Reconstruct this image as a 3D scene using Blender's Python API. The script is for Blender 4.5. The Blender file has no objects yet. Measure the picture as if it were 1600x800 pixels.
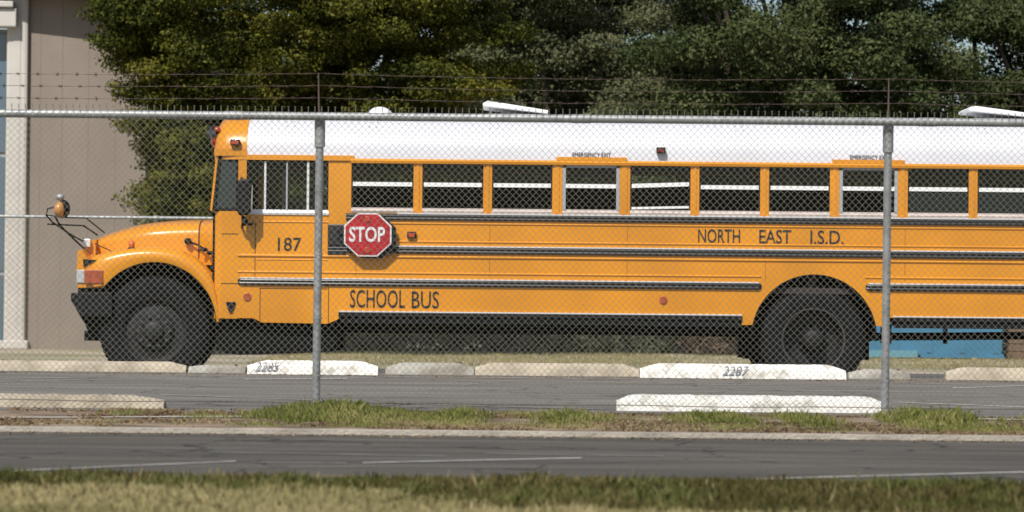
import bpy, bmesh, math, random
import numpy as np
from mathutils import Vector, Matrix
random.seed(7)
PI = math.pi
C = bpy.context.scene.collection
# ------------------------------------------------------------------ camera, sky, sun, exposure
H = 0.77            # camera height over the near tarmac
FPX = 4680.0        # focal length in photo pixels (1600 wide)
ROLL = 0.0095
cam_d = bpy.data.cameras.new('camera'); cam = bpy.data.objects.new('camera', cam_d); C.objects.link(cam)
cam_d.lens = FPX/1600*36; cam_d.sensor_width = 36; cam_d.clip_start = .1; cam_d.clip_end = 6000
pitch = math.atan(60/FPX)
cam.matrix_world = Matrix.Translation((0, 0, H)) @ Matrix.Rotation(PI/2+pitch, 4, 'X') @ Matrix.Rotation(ROLL, 4, 'Z')
cam_d.dof.use_dof = True; cam_d.dof.focus_distance = 25.0; cam_d.dof.aperture_fstop = 4.0
bpy.context.scene.camera = cam

SUN_EL, SUN_AZ = math.radians(50), math.radians(24)     # azimuth: left of straight behind the camera
sdir = Vector((-math.sin(SUN_AZ)*math.cos(SUN_EL), -math.cos(SUN_AZ)*math.cos(SUN_EL), math.sin(SUN_EL)))
w = bpy.data.worlds.new('World'); bpy.context.scene.world = w; w.use_nodes = True
nt = w.node_tree; bg = nt.nodes['Background']; sky = nt.nodes.new('ShaderNodeTexSky')
sky.sky_type = 'NISHITA'; sky.sun_disc = False; sky.sun_elevation = SUN_EL
sky.sun_rotation = math.atan2(sdir.x, sdir.y)
nt.links.new(sky.outputs[0], bg.inputs[0]); bg.inputs[1].default_value = 0.085
sl = bpy.data.lights.new('sun', 'SUN'); sl.energy = 4.4; sl.angle = math.radians(.53); sl.color = (1, .95, .87)
so = bpy.data.objects.new('sun', sl); C.objects.link(so)
so.rotation_euler = sdir.to_track_quat('Z', 'Y').to_euler(); so.location = (-20, -30, 40)
vs = bpy.context.scene.view_settings
vs.view_transform = 'Standard'; vs.look = 'None'; vs.gamma = 1; vs.exposure = 0.1

# ------------------------------------------------------------------ coordinates measured on the photograph, turned into metres
S = 156.0                                   # pixels per metre in the plane of the bus side
Y0 = 30.0; YW = 2.44; YC = Y0+YW/2          # bus side plane, bus width, centre line
def bx(px): return (px-800)/S
def zz(yd): return H+(460-yd)/S             # levelled row -> height in the bus plane
def bz(px, py): return zz(py-ROLL*(px-800))
def gx(px, D): return (px-800)*D/FPX
def gz(py, D, px=800): return H+(460-(py-ROLL*(px-800)))*D/FPX
def gnd(px, py, z=0):
    yd = py-ROLL*(px-800); D = (H-z)*FPX/(yd-460)
    return (gx(px, D), D)

# ------------------------------------------------------------------ materials
def mat(name, col, rough=.6, metal=0, var=0, scale=4, bump=0, bscale=60, col2=None, spec=.5, coat=0, stretch=(1,1,1), trans=0, detail=6, lo=.35, hi=.65):
    m = bpy.data.materials.new(name); m.use_nodes = True; n = m.node_tree.nodes; l = m.node_tree.links
    b = n['Principled BSDF']; b.inputs['Roughness'].default_value = rough; b.inputs['Metallic'].default_value = metal
    b.inputs['Specular IOR Level'].default_value = spec; b.inputs['Coat Weight'].default_value = coat
    b.inputs['Base Color'].default_value = (*col, 1)
    tc = n.new('ShaderNodeTexCoord'); mp = n.new('ShaderNodeMapping'); mp.inputs['Scale'].default_value = stretch
    l.new(tc.outputs['Object'], mp.inputs[0])
    if var or col2:
        nz = n.new('ShaderNodeTexNoise'); nz.inputs['Scale'].default_value = scale; nz.inputs['Detail'].default_value = detail
        l.new(mp.outputs[0], nz.inputs[0])
        r = n.new('ShaderNodeValToRGB'); r.color_ramp.elements[0].position = lo; r.color_ramp.elements[1].position = hi
        c2 = col2 or tuple(c*(1-var) for c in col); c1 = col if col2 else tuple(min(1, c*(1+var)) for c in col)
        r.color_ramp.elements[0].color = (*c1, 1); r.color_ramp.elements[1].color = (*c2, 1)
        l.new(nz.outputs[0], r.inputs[0]); l.new(r.outputs[0], b.inputs['Base Color'])
    if bump:
        bn = n.new('ShaderNodeTexNoise'); bn.inputs['Scale'].default_value = bscale; bn.inputs['Detail'].default_value = 4
        l.new(mp.outputs[0], bn.inputs[0])
        bp = n.new('ShaderNodeBump'); bp.inputs['Strength'].default_value = bump; bp.inputs['Distance'].default_value = .02
        l.new(bn.outputs[0], bp.inputs['Height']); l.new(bp.outputs[0], b.inputs['Normal'])
    return m
def glass(name, tint, rough=.05, haze=0.0):
    m = bpy.data.materials.new(name); m.use_nodes = True; n = m.node_tree.nodes; l = m.node_tree.links
    n.remove(n['Principled BSDF']); out = n['Material Output']
    t = n.new('ShaderNodeBsdfTransparent'); t.inputs[0].default_value = (*tint, 1)
    g = n.new('ShaderNodeBsdfGlossy'); g.inputs['Roughness'].default_value = rough
    f = n.new('ShaderNodeFresnel'); f.inputs[0].default_value = 1.28
    mx = n.new('ShaderNodeMixShader'); l.new(f.outputs[0], mx.inputs[0]); l.new(t.outputs[0], mx.inputs[1]); l.new(g.outputs[0], mx.inputs[2])
    last = mx
    if haze:
        d = n.new('ShaderNodeBsdfDiffuse'); d.inputs[0].default_value = (.20, .25, .24, 1)
        m2 = n.new('ShaderNodeMixShader'); m2.inputs[0].default_value = haze
        l.new(mx.outputs[0], m2.inputs[1]); l.new(d.outputs[0], m2.inputs[2]); last = m2
    l.new(last.outputs[0], out.inputs[0]); return m
def leaf_mat(name, c1, c2, c3):
    m = bpy.data.materials.new(name); m.use_nodes = True; n = m.node_tree.nodes; l = m.node_tree.links
    n.remove(n['Principled BSDF']); out = n['Material Output']
    geo = n.new('ShaderNodeNewGeometry'); tc = n.new('ShaderNodeTexCoord')
    nz = n.new('ShaderNodeTexNoise'); nz.inputs['Scale'].default_value = .9; nz.inputs['Detail'].default_value = 3
    l.new(tc.outputs['Object'], nz.inputs[0])
    ad = n.new('ShaderNodeMath'); ad.operation = 'MULTIPLY_ADD'; ad.inputs[1].default_value = .45
    l.new(geo.outputs['Random Per Island'], ad.inputs[0]); l.new(nz.outputs[0], ad.inputs[2])
    r = n.new('ShaderNodeValToRGB'); e = r.color_ramp.elements
    e[0].position = .35; e[0].color = (*c1, 1); e[1].position = 1.0; e[1].color = (*c3, 1)
    k = e.new(.68); k.color = (*c2, 1)
    l.new(ad.outputs[0], r.inputs[0])
    d = n.new('ShaderNodeBsdfDiffuse'); t = n.new('ShaderNodeBsdfTranslucent'); g = n.new('ShaderNodeBsdfGlossy'); g.inputs['Roughness'].default_value = .5
    l.new(r.outputs[0], d.inputs[0]); l.new(r.outputs[0], t.inputs[0]); 
    a = n.new('ShaderNodeMixShader'); a.inputs[0].default_value = .15; l.new(d.outputs[0], a.inputs[1]); l.new(t.outputs[0], a.inputs[2])
    b = n.new('ShaderNodeMixShader'); b.inputs[0].default_value = .006; l.new(a.outputs[0], b.inputs[1]); l.new(g.outputs[0], b.inputs[2])
    l.new(b.outputs[0], out.inputs[0]); return m

def orange_mat():
    """school bus paint: glossy coat, faint dirt low down and fading between panels"""
    m = mat('bus_paint', (.71, .277, .012), rough=.30, var=.11, scale=1.1, spec=.45, coat=.35, bump=.22, bscale=3)
    return m
M = dict(
    orange=orange_mat(),
    rail_black=mat('rub_rail_black', (.018,.018,.02), rough=.33, spec=.6),
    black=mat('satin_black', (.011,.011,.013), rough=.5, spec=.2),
    dark=mat('dark_chassis', (.008,.008,.009), rough=.8, spec=.1),
    rubber=mat('tyre_rubber', (.011,.011,.013), rough=.85, spec=.12, var=.25, scale=9),
    rim=mat('wheel_paint', (.010,.010,.011), rough=.5, spec=.35, var=.2, scale=14),
    front_rim=mat('front_wheel_paint', (.022,.022,.023), rough=.5, spec=.3, var=.3, scale=12),  # front rim and hub, lighter in tone than the rear wheels
    rim_edge=mat('wheel_rim_edge', (.07,.07,.07), rough=.5, metal=.3),
    white=mat('roof_white', (.67,.67,.71), rough=.4, var=.03, scale=2, coat=.2),
    hatchw=mat('hatch_white', (.80,.80,.80), rough=.5),
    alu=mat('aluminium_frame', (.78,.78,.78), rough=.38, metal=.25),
    sashw=mat('sash_white', (.88,.88,.86), rough=.4),
    sill=mat('window_sill_metal', (.58,.50,.46), rough=.5, metal=.2, var=.1, scale=6),
    greyframe=mat('grey_frame', (.36,.38,.40), rough=.5),
    red=mat('sign_red', (.38,.010,.016), rough=.45, var=.25, scale=14),
    signwhite=mat('sign_white', (.72,.70,.70), rough=.5),
    letter=mat('lettering_black', (.022,.018,.014), rough=.5),
    darkred=mat('lamp_dark_red', (.16,.02,.015), rough=.3),
    lampred=mat('lamp_red', (.42,.05,.02), rough=.22, coat=.5),
    amber=mat('lamp_amber', (.62,.13,.02), rough=.25, coat=.5),
    turn=mat('turn_lamp', (.36,.07,.022), rough=.45, var=.25, scale=30, coat=.1),
    lens=mat('headlamp_lens', (.45,.47,.48), rough=.15, coat=.6),
    seat=mat('seat_vinyl', (.030,.022,.020), rough=.6),
    liner=mat('interior_liner', (.05,.05,.05), rough=.7),
    mirror=mat('mirror_glass', (.6,.6,.6), rough=.04, metal=1),
    glass=glass('clear_tinted_glass', (.88,.92,.87)),
    glass_dark=glass('dark_tinted_glass', (.07,.07,.08)),
    glass_haze=glass('greyer_glass', (.20,.20,.22), haze=.10),  # lower panes toward the rear, even grey mixed into the glass
    glass_qtr=glass('hazy_glass', (.30,.36,.34), rough=.12, haze=.22),
    galv=mat('galvanised_steel', (.36,.37,.37), rough=.5, metal=.35, var=.18, scale=12),
    wire=mat('galvanised_wire', (.235,.23,.185), rough=.6, metal=.2),
    rust=mat('barbed_wire_steel', (.13,.095,.075), rough=.7, metal=.2),
    stop_white=mat('stop_white_paint', (.84,.82,.76), rough=.8, col2=(.44,.41,.35), scale=8, bump=.4, bscale=45, lo=.5, hi=.70, detail=12),
    stop_tan=mat('stop_tan_concrete', (.50,.43,.33), rough=.9, col2=(.30,.255,.19), scale=6, bump=.6, bscale=45, lo=.4, hi=.75),
    stop_grey=mat('stop_grey_paint', (.44,.42,.37), rough=.9, col2=(.24,.22,.18), scale=5, bump=.6, bscale=45, lo=.35, hi=.65),
    print=mat('faded_print', (.20,.19,.24), rough=.8, col2=(.72,.71,.68), scale=30, lo=.52, hi=.7),
    line=mat('road_line_paint', (.55,.53,.48), rough=.9, col2=(.20,.19,.18), scale=5, stretch=(1,4,1), lo=.5, hi=.72),
    linepale=mat('worn_line_paint', (.34,.32,.29), rough=.9, col2=(.14,.135,.13), scale=3, stretch=(1,4,1), lo=.4, hi=.68),
    kerb=mat('kerb_concrete', (.40,.36,.30), rough=.9, var=.22, scale=3, bump=.5),
    stucco=mat('taupe_stucco', (.265,.222,.188), rough=.95, var=.07, scale=1.2, bump=.25, bscale=25),
    trim=mat('cream_trim', (.55,.52,.48), rough=.7, var=.05, scale=3),
    fascia=mat('dark_red_fascia', (.085,.012,.012), rough=.6),
    roofm=mat('grey_roof', (.12,.13,.14), rough=.7, var=.15, scale=3),
    bluewin=mat('blue_grey_glass', (.10,.15,.20), rough=.12, spec=.8),
    dump=mat('blue_painted_steel', (.030,.185,.32), rough=.55, var=.12, scale=2.5),
    dump_l=mat('light_blue_steel', (.12,.30,.38), rough=.6),
    brown=mat('brown_timber', (.14,.085,.05), rough=.9, var=.3, scale=9),
    bark=mat('tree_bark', (.09,.07,.05), rough=.95, var=.4, scale=12, bump=.8),
    leaf_a=leaf_mat('olive_leaves', (.016,.026,.006), (.064,.072,.012), (.165,.150,.024)),
    leaf_b=leaf_mat('grey_green_leaves', (.040,.054,.022), (.100,.112,.055), (.185,.19,.10)),
    leaf_c=leaf_mat('dark_green_leaves', (.022,.036,.013), (.055,.074,.026), (.115,.128,.052)),
    leaf_h=leaf_mat('shrub_leaves', (.025,.033,.018), (.055,.065,.038), (.11,.12,.075)),
    leaf_br=leaf_mat('brown_brush', (.05,.03,.02), (.10,.065,.045), (.17,.12,.08)),
    grass_g=leaf_mat('green_grass', (.075,.10,.02), (.17,.19,.05), (.36,.32,.14)),
    grass_d=leaf_mat('dark_grass', (.035,.040,.011), (.085,.080,.026), (.20,.155,.07)),
    grass_m=leaf_mat('mid_green_grass', (.045,.062,.014), (.11,.122,.034), (.24,.21,.09)),
    litter=leaf_mat('dry_litter', (.09,.06,.035), (.20,.14,.085), (.36,.28,.16)),
    grass_s=leaf_mat('straw_grass', (.15,.14,.055), (.29,.26,.115), (.46,.38,.20)),
)

# ------------------------------------------------------------------ mesh building helpers
ORG = {}
def org(o):
    r = o
    while r.parent: r = r.parent
    return r.location
class MB:
    def __init__(s): s.v = []; s.f = []
    def add(s, vs_, fs):
        n = len(s.v); s.v += [tuple(p) for p in vs_]; s.f += [tuple(i+n for i in f) for f in fs]; return s
    def box(s, x0, x1, y0, y1, z0, z1):
        return s.add([(x,y,z) for x in (x0,x1) for y in (y0,y1) for z in (z0,z1)],
                     [(0,1,3,2),(4,6,7,5),(0,4,5,1),(2,3,7,6),(0,2,6,4),(1,5,7,3)])
    def prism(s, pts, y0, y1):                 # pts in x,z; extruded through y
        n = len(pts)
        return s.add([(x,y0,z) for x,z in pts]+[(x,y1,z) for x,z in pts],
                     [tuple(range(n)), tuple(range(2*n-1, n-1, -1))]+[(i,i+n,(i+1)%n+n,(i+1)%n) for i in range(n)])
    def prism_x(s, pts, x0, x1):               # pts in y,z; extruded through x
        n = len(pts)
        return s.add([(x0,y,z) for y,z in pts]+[(x1,y,z) for y,z in pts],
                     [tuple(range(n)), tuple(range(2*n-1, n-1, -1))]+[(i,i+n,(i+1)%n+n,(i+1)%n) for i in range(n)])
    def loft(s, secs, closed=False, caps=False):
        n = len(secs[0]); k = len(secs); vs_ = [p for q in secs for p in q]; fs = []
        for a in range(k-1):
            for i in range(n if closed else n-1):
                j = (i+1) % n; fs.append((a*n+i, a*n+j, (a+1)*n+j, (a+1)*n+i))
        if caps: fs += [tuple(range(n-1,-1,-1)), tuple(range((k-1)*n, k*n))]
        return s.add(vs_, fs)
    def tube(s, path, r, n=8, caps=True):
        P = [Vector(p) for p in path]; rs = r if isinstance(r, (list, tuple)) else [r]*len(P); secs = []
        up = Vector((0,0,1))
        for i, p in enumerate(P):
            d = (P[min(i+1,len(P)-1)]-P[max(i-1,0)]).normalized()
            a = d.cross(up if abs(d.z) < .95 else Vector((1,0,0))).normalized(); b = d.cross(a).normalized()
            secs.append([p+a*math.cos(t*2*PI/n)*rs[i]+b*math.sin(t*2*PI/n)*rs[i] for t in range(n)])
        return s.loft(secs, True, caps)
    def lathe(s, cx, cz, prof, n=48, a0=0, a1=2*PI, closed=True):   # prof: (y, r) turned about an axis along y
        secs = []; m = n if closed else n+1
        for i in range(m):
            a = a0+(a1-a0)*i/n; secs.append([(cx+r*math.cos(a), y, cz+r*math.sin(a)) for y, r in prof])
        if closed: secs.append(secs[0])
        return s.loft(secs)
    def disc(s, cx, y0, y1, cz, r, n=24, sq=1):
        return s.prism([(cx+r*math.cos(t*2*PI/n), cz+r*sq*math.sin(t*2*PI/n)) for t in range(n)], y0, y1)
    def ellipsoid(s, c, r, nu=16, nv=10):
        secs = []
        for i in range(nv+1):
            t = PI*i/nv; secs.append([(c[0]+r[0]*math.sin(t)*math.cos(2*PI*j/nu), c[1]+r[1]*math.sin(t)*math.sin(2*PI*j/nu), c[2]+r[2]*math.cos(t)) for j in range(nu)])
        return s.loft(secs, True)
    def flip(s):                               # mirror across the bus centre line
        s.v = [(x, 2*YC-y, z) for x, y, z in s.v]; s.f = [tuple(reversed(f)) for f in s.f]; return s
    def build(s, name, m, parent=None, loc=None, smooth=False, bevel=0, kind=None, ang=35):
        o_ = org(parent) if parent else Vector(loc or (0,0,0))
        me = bpy.data.meshes.new(name)
        me.from_pydata([(x-o_[0], y-o_[1], z-o_[2]) for x, y, z in s.v], [], s.f)
        bm = bmesh.new(); bm.from_mesh(me); bmesh.ops.remove_doubles(bm, verts=bm.verts, dist=1e-6) if smooth else None
        bmesh.ops.recalc_face_normals(bm, faces=bm.faces); bm.to_mesh(me); bm.free()
        me.materials.append(m)
        if smooth: me.shade_smooth(); me.set_sharp_from_angle(angle=math.radians(ang))
        o = bpy.data.objects.new(name, me); C.objects.link(o)
        if parent: o.parent = parent
        else: o.location = o_
        if bevel:
            b = o.modifiers.new('bevel', 'BEVEL'); b.width = bevel; b.segments = 2; b.limit_method = 'ANGLE'
        if kind: o['kind'] = kind
        return o
def raw(name, verts, faces, m, parent=None, loc=(0,0,0), kind=None):
    me = bpy.data.meshes.new(name); verts = np.asarray(verts, dtype=np.float32).copy()
    o_ = org(parent) if parent else Vector(loc)
    verts -= np.array(o_[:], dtype=np.float32)
    faces = np.asarray(faces, dtype=np.int32); nf, k = faces.shape
    me.vertices.add(len(verts)); me.vertices.foreach_set('co', verts.ravel())
    me.loops.add(nf*k); me.loops.foreach_set('vertex_index', faces.ravel())
    me.polygons.add(nf); me.polygons.foreach_set('loop_start', np.arange(0, nf*k, k, dtype=np.int32))
    me.update(calc_edges=True); me.validate()
    me.materials.append(m); o = bpy.data.objects.new(name, me); C.objects.link(o)
    if parent: o.parent = parent
    else: o.location = loc
    if kind: o['kind'] = kind
    return o
def tag(o, label, cat, group=None):
    o['label'] = label; o['category'] = cat
    if group: o['group'] = group
    return o
def thing(name, label, cat, loc, group=None):
    o = bpy.data.objects.new(name, None); C.objects.link(o); o.location = loc; o.empty_display_size = .2
    bpy.context.view_layer.update() if False else None
    return tag(o, label, cat, group)
def text(name, body, x0, x1, zb, zt, y, m, parent, bold=0, ext=.0015, shear=0):
    cu = bpy.data.curves.new(name, 'FONT'); cu.body = body; cu.extrude = .02; cu.offset = bold; cu.shear = shear; cu.resolution_u = 3
    t = bpy.data.objects.new('tmp', cu); C.objects.link(t)
    me = bpy.data.meshes.new_from_object(t.evaluated_get(bpy.context.evaluated_depsgraph_get()))
    C.objects.unlink(t); bpy.data.objects.remove(t)
    co = np.empty(len(me.vertices)*3, dtype=np.float32); me.vertices.foreach_get('co', co); co = co.reshape(-1, 3)
    mn, mx = co.min(0), co.max(0); o_ = org(parent)
    out = np.empty_like(co)
    out[:,0] = x0+(co[:,0]-mn[0])/(mx[0]-mn[0])*(x1-x0)-o_[0]
    out[:,2] = zb+(co[:,1]-mn[1])/(mx[1]-mn[1])*(zt-zb)-o_[2]
    out[:,1] = y-np.sign(co[:,2])*ext-o_[1]
    me.vertices.foreach_set('co', out.ravel()); me.update()
    me.materials.clear(); me.materials.append(m)
    o = bpy.data.objects.new(name, me); C.objects.link(o); o.parent = parent
    return o

# ------------------------------------------------------------------ ground, lot, lane
DZ = -0.18        # the bus stands on a lower lot
def structure(o): o['kind'] = 'structure'; return o
def ground_mat():
    m = mat('far_ground', (.40,.34,.26), rough=1, col2=(.25,.24,.13), scale=.35, bump=.6, bscale=12, stretch=(1,1.6,1), lo=.45, hi=.6); return m
structure(MB().box(-2500, 2500, -400, 4500, DZ-.5, DZ).build('ground', ground_mat()))
def asphalt(name, c, stretch=(.35,2.2,1)):
    m = bpy.data.materials.new(name); m.use_nodes = True; n = m.node_tree.nodes; l = m.node_tree.links; b = n['Principled BSDF']
    b.inputs['Roughness'].default_value = .93; b.inputs['Specular IOR Level'].default_value = .25
    tc = n.new('ShaderNodeTexCoord'); mp = n.new('ShaderNodeMapping'); mp.inputs['Scale'].default_value = stretch; l.new(tc.outputs['Object'], mp.inputs[0])
    n1 = n.new('ShaderNodeTexNoise'); n1.inputs['Scale'].default_value = 1.4; n1.inputs['Detail'].default_value = 7; l.new(mp.outputs[0], n1.inputs[0])
    n2 = n.new('ShaderNodeTexNoise'); n2.inputs['Scale'].default_value = 90; n2.inputs['Detail'].default_value = 2; l.new(tc.outputs['Object'], n2.inputs[0])
    r1 = n.new('ShaderNodeValToRGB'); r1.color_ramp.elements[0].position = .3; r1.color_ramp.elements[1].position = .72
    r1.color_ramp.elements[0].color = tuple(x*.68 for x in c)+(1,); r1.color_ramp.elements[1].color = tuple(x*1.28 for x in c)+(1,)
    l.new(n1.outputs[0], r1.inputs[0])
    r2 = n.new('ShaderNodeValToRGB'); r2.color_ramp.elements[0].position = .3; r2.color_ramp.elements[1].position = .7
    r2.color_ramp.elements[0].color = (.62,.62,.62,1); r2.color_ramp.elements[1].color = (1.35,1.35,1.35,1); l.new(n2.outputs[0], r2.inputs[0])
    mx = n.new('ShaderNodeMix'); mx.data_type = 'RGBA'; mx.blend_type = 'MULTIPLY'; mx.inputs[0].default_value = 1
    l.new(r1.outputs[0], mx.inputs[6]); l.new(r2.outputs[0], mx.inputs[7]); l.new(mx.outputs[2], b.inputs['Base Color'])
    # thin dark cracks
    vo = n.new('ShaderNodeTexVoronoi'); vo.feature = 'DISTANCE_TO_EDGE'; vo.inputs['Scale'].default_value = .55
    n3 = n.new('ShaderNodeTexNoise'); n3.inputs['Scale'].default_value = 2; l.new(tc.outputs['Object'], n3.inputs[0])
    vm = n.new('ShaderNodeVectorMath'); vm.operation = 'MULTIPLY_ADD'; vm.inputs[1].default_value = (.8,.8,.8)
    l.new(n3.outputs['Color'], vm.inputs[0]); l.new(tc.outputs['Object'], vm.inputs[2]); l.new(vm.outputs[0], vo.inputs['Vector'])
    r3 = n.new('ShaderNodeValToRGB'); r3.color_ramp.elements[0].position = .004; r3.color_ramp.elements[1].position = .012
    r3.color_ramp.elements[0].color = (.45,.45,.45,1); l.new(vo.outputs['Distance'], r3.inputs[0])
    m3 = n.new('ShaderNodeMix'); m3.data_type = 'RGBA'; m3.blend_type = 'MULTIPLY'; m3.inputs[0].default_value = 1
    l.new(mx.outputs[2], m3.inputs[6]); l.new(r3.outputs[0], m3.inputs[7]); l.new(m3.outputs[2], b.inputs['Base Color'])
    bp = n.new('ShaderNodeBump'); bp.inputs['Strength'].default_value = .5; bp.inputs['Distance'].default_value = .01
    l.new(n2.outputs[0], bp.inputs['Height']); l.new(bp.outputs[0], b.inputs['Normal']); return m
structure(MB().box(-120, 120, 19.15, 28.8, DZ-.05, 0).build('parking_lot', asphalt('worn_lot_asphalt', (.178,.166,.150))))
structure(MB().box(-120, 120, 29.2, 37.6, DZ-.1, DZ+.004).build('bus_lot', asphalt('bus_lot_asphalt', (.12,.115,.11))))
structure(MB().box(-120, 120, 12.7, 16.68, DZ-.05, -.02).build('lane', asphalt('dark_lane_asphalt', (.095,.087,.074))))
structure(MB().box(-120, 120, 16.68, 16.80, DZ-.05, .006).build('kerb', M['kerb']))
verge_dirt = mat('verge_dirt', (.27,.20,.14), rough=1, col2=(.13,.095,.06), scale=3, bump=.9, bscale=30, stretch=(1,1,1), lo=.4, hi=.6)
structure(MB().box(-120, 120, 16.80, 19.15, DZ-.05, .003).build('verge', verge_dirt))
front_dirt = mat('front_verge_soil', (.13,.105,.055), rough=1, col2=(.05,.05,.022), scale=2, bump=.9, bscale=30)
structure(MB().box(-120, 120, -30, 12.7, DZ-.05, .0).build('front_verge', front_dirt))

def gline(name, p, q, wd, m, z, label=None):
    a = gnd(*p, z=z); b = gnd(*q, z=z)
    ax, ay, bx_, by = a[0], a[1], b[0], b[1]
    mb = MB(); k = 14; secs = []
    rnd = random.Random(int(p[0]*7+p[1]))
    for i in range(k+1):
        t = i/k; x = ax+(bx_-ax)*t; y = ay+(by-ay)*t+rnd.uniform(-.006, .006); h_ = wd/2*rnd.uniform(.75, 1.1)
        secs.append([(x, y-h_, z), (x, y+h_, z)])
    mb.loft(secs)
    return structure(mb.build(name, m))
Z1 = -.016; Z2 = .004
gline('lane_line', (-60,738.5), (372,720), .05, M['line'], Z1)
gline('lane_line', (400,722), (545,723), .04, M['linepale'], Z1)
gline('lane_line', (570,722.5), (912,715), .055, M['line'], Z1)
gline('lane_line', (1085,750), (1680,735), .055, M['line'], Z1)
gline('lane_line', (330,706), (700,712), .04, M['linepale'], Z1)
gline('lane_line', (760,708), (1040,712), .03, M['linepale'], Z1)
gline('parking_line', (255,616), (620,630), .10, M['linepale'], Z2)
gline('parking_line', (620,630), (975,640), .10, M['linepale'], Z2)
gline('parking_line', (-40,592), (230,588), .14, M['linepale'], Z2)
gline('parking_line', (385,592), (545,591), .16, M['line'], Z2)
gline('parking_line', (600,588.5), (990,592), .22, M['linepale'], Z2)
gline('parking_line', (725,601), (800,596), .10, M['linepale'], Z2)
gline('parking_line', (1395,598), (1475,600), .10, M['linepale'], Z2)
gline('parking_line', (1490,606), (1640,601), .12, M['line'], Z2)
gline('parking_line', (1400,628), (1640,637), .10, M['line'], Z2)
gline('parking_line', (1040,600), (1330,603), .10, M['linepale'], Z2)
gline('parking_line', (-60,597), (260,591), .10, M['linepale'], Z2)
# pale concrete edging at the left and at the right of the verge
gline('edging', (-60,652), (400,650), .10, M['line'], .010)
gline('edging', (1500,653), (1680,657), .10, M['line'], .010)

# ------------------------------------------------------------------ parking stops
def stop(label, px0, px1, D, h_, m, wob=0, num=None, npx=None, endtaper=.16, seed=0, z0=0):
    x0, x1 = gx(px0, D), gx(px1, D); rnd = random.Random(seed)
    r = thing('parking_stop', label, 'parking stop', ((x0+x1)/2, D+.08, z0), 'concrete parking stops')
    secs = []; n = 44
    for i in range(n+1):
        t = i/n; x = x0+(x1-x0)*t
        e = min(t, 1-t)*(x1-x0); k = min(1, .62+e/endtaper*.38)
        a = rnd.uniform(-.002, .002); hh = h_*k+a+wob*math.sin(t*5+seed)
        secs.append([(x, D, z0), (x, D+.012+a, z0+hh*.55), (x, D+.045, z0+hh*.93), (x, D+.065, z0+hh), (x, D+.13, z0+hh), (x, D+.155, z0+hh*.9), (x, D+.18, z0)])
    o = MB().loft(secs, True, True).build('concrete_block', m, r, smooth=True, ang=50)
    for t in (.18, .82):
        x = x0+(x1-x0)*t
        MB().tube([(x, D+.097, z0+h_-.01), (x, D+.097, z0+h_+.006)], .014, 8).build('steel_pin', M['rust'], r)
    if num:
        text('stencilled_number', num, gx(npx[0], D), gx(npx[1], D), z0+h_*.22, z0+h_*.86, D-.003, M['print'], r, bold=.0, shear=.3)
    return r
DB = 25.9
hb = .135
def dz(py, D): return gz(py, D)
stop('long tan concrete parking stop in front of the bus front wheel', -60, 292, 28.45, .098, M['stop_tan'], seed=1)
stop('low faded parking stop between the front wheel and the white one by the left post', 296, 385, 28.4, .075, M['stop_grey'], seed=2, wob=.01)
stop('bright white parking stop behind the left fence post, worn number at its left end', 388, 592, 28.1, .13, M['stop_white'], num='2285', npx=(400,438), seed=3)
stop('greyish white parking stop between the left white stop and the tan middle stop', 604, 742, 28.5, .112, M['stop_grey'], seed=4)
stop('tan concrete parking stop at mid picture, touching the left end of the numbered white stop', 744, 1000, 28.5, .118, M['stop_tan'], seed=5)
stop('long white parking stop before the bus rear wheel, stencilled number in its middle', 1002, 1324, 28.1, .135, M['stop_white'], num='2287', npx=(1130,1172), seed=6)
stop('short grey parking stop behind the right fence post', 1328, 1424, 28.5, .09, M['stop_grey'], seed=7)
stop('pale tan parking stop at the right edge behind the bus rear overhang', 1480, 1760, 28.4, .118, M['stop_tan'], seed=8)
stop('nearest tan parking stop at the far left, close behind the fence', -190, 258, 19.63, .086, M['stop_tan'], seed=9, endtaper=.22)
stop('nearest white parking stop close behind the fence, ending at the right post', 966, 1386, 20.0, .108, M['stop_white'], seed=10, endtaper=.10)

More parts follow.
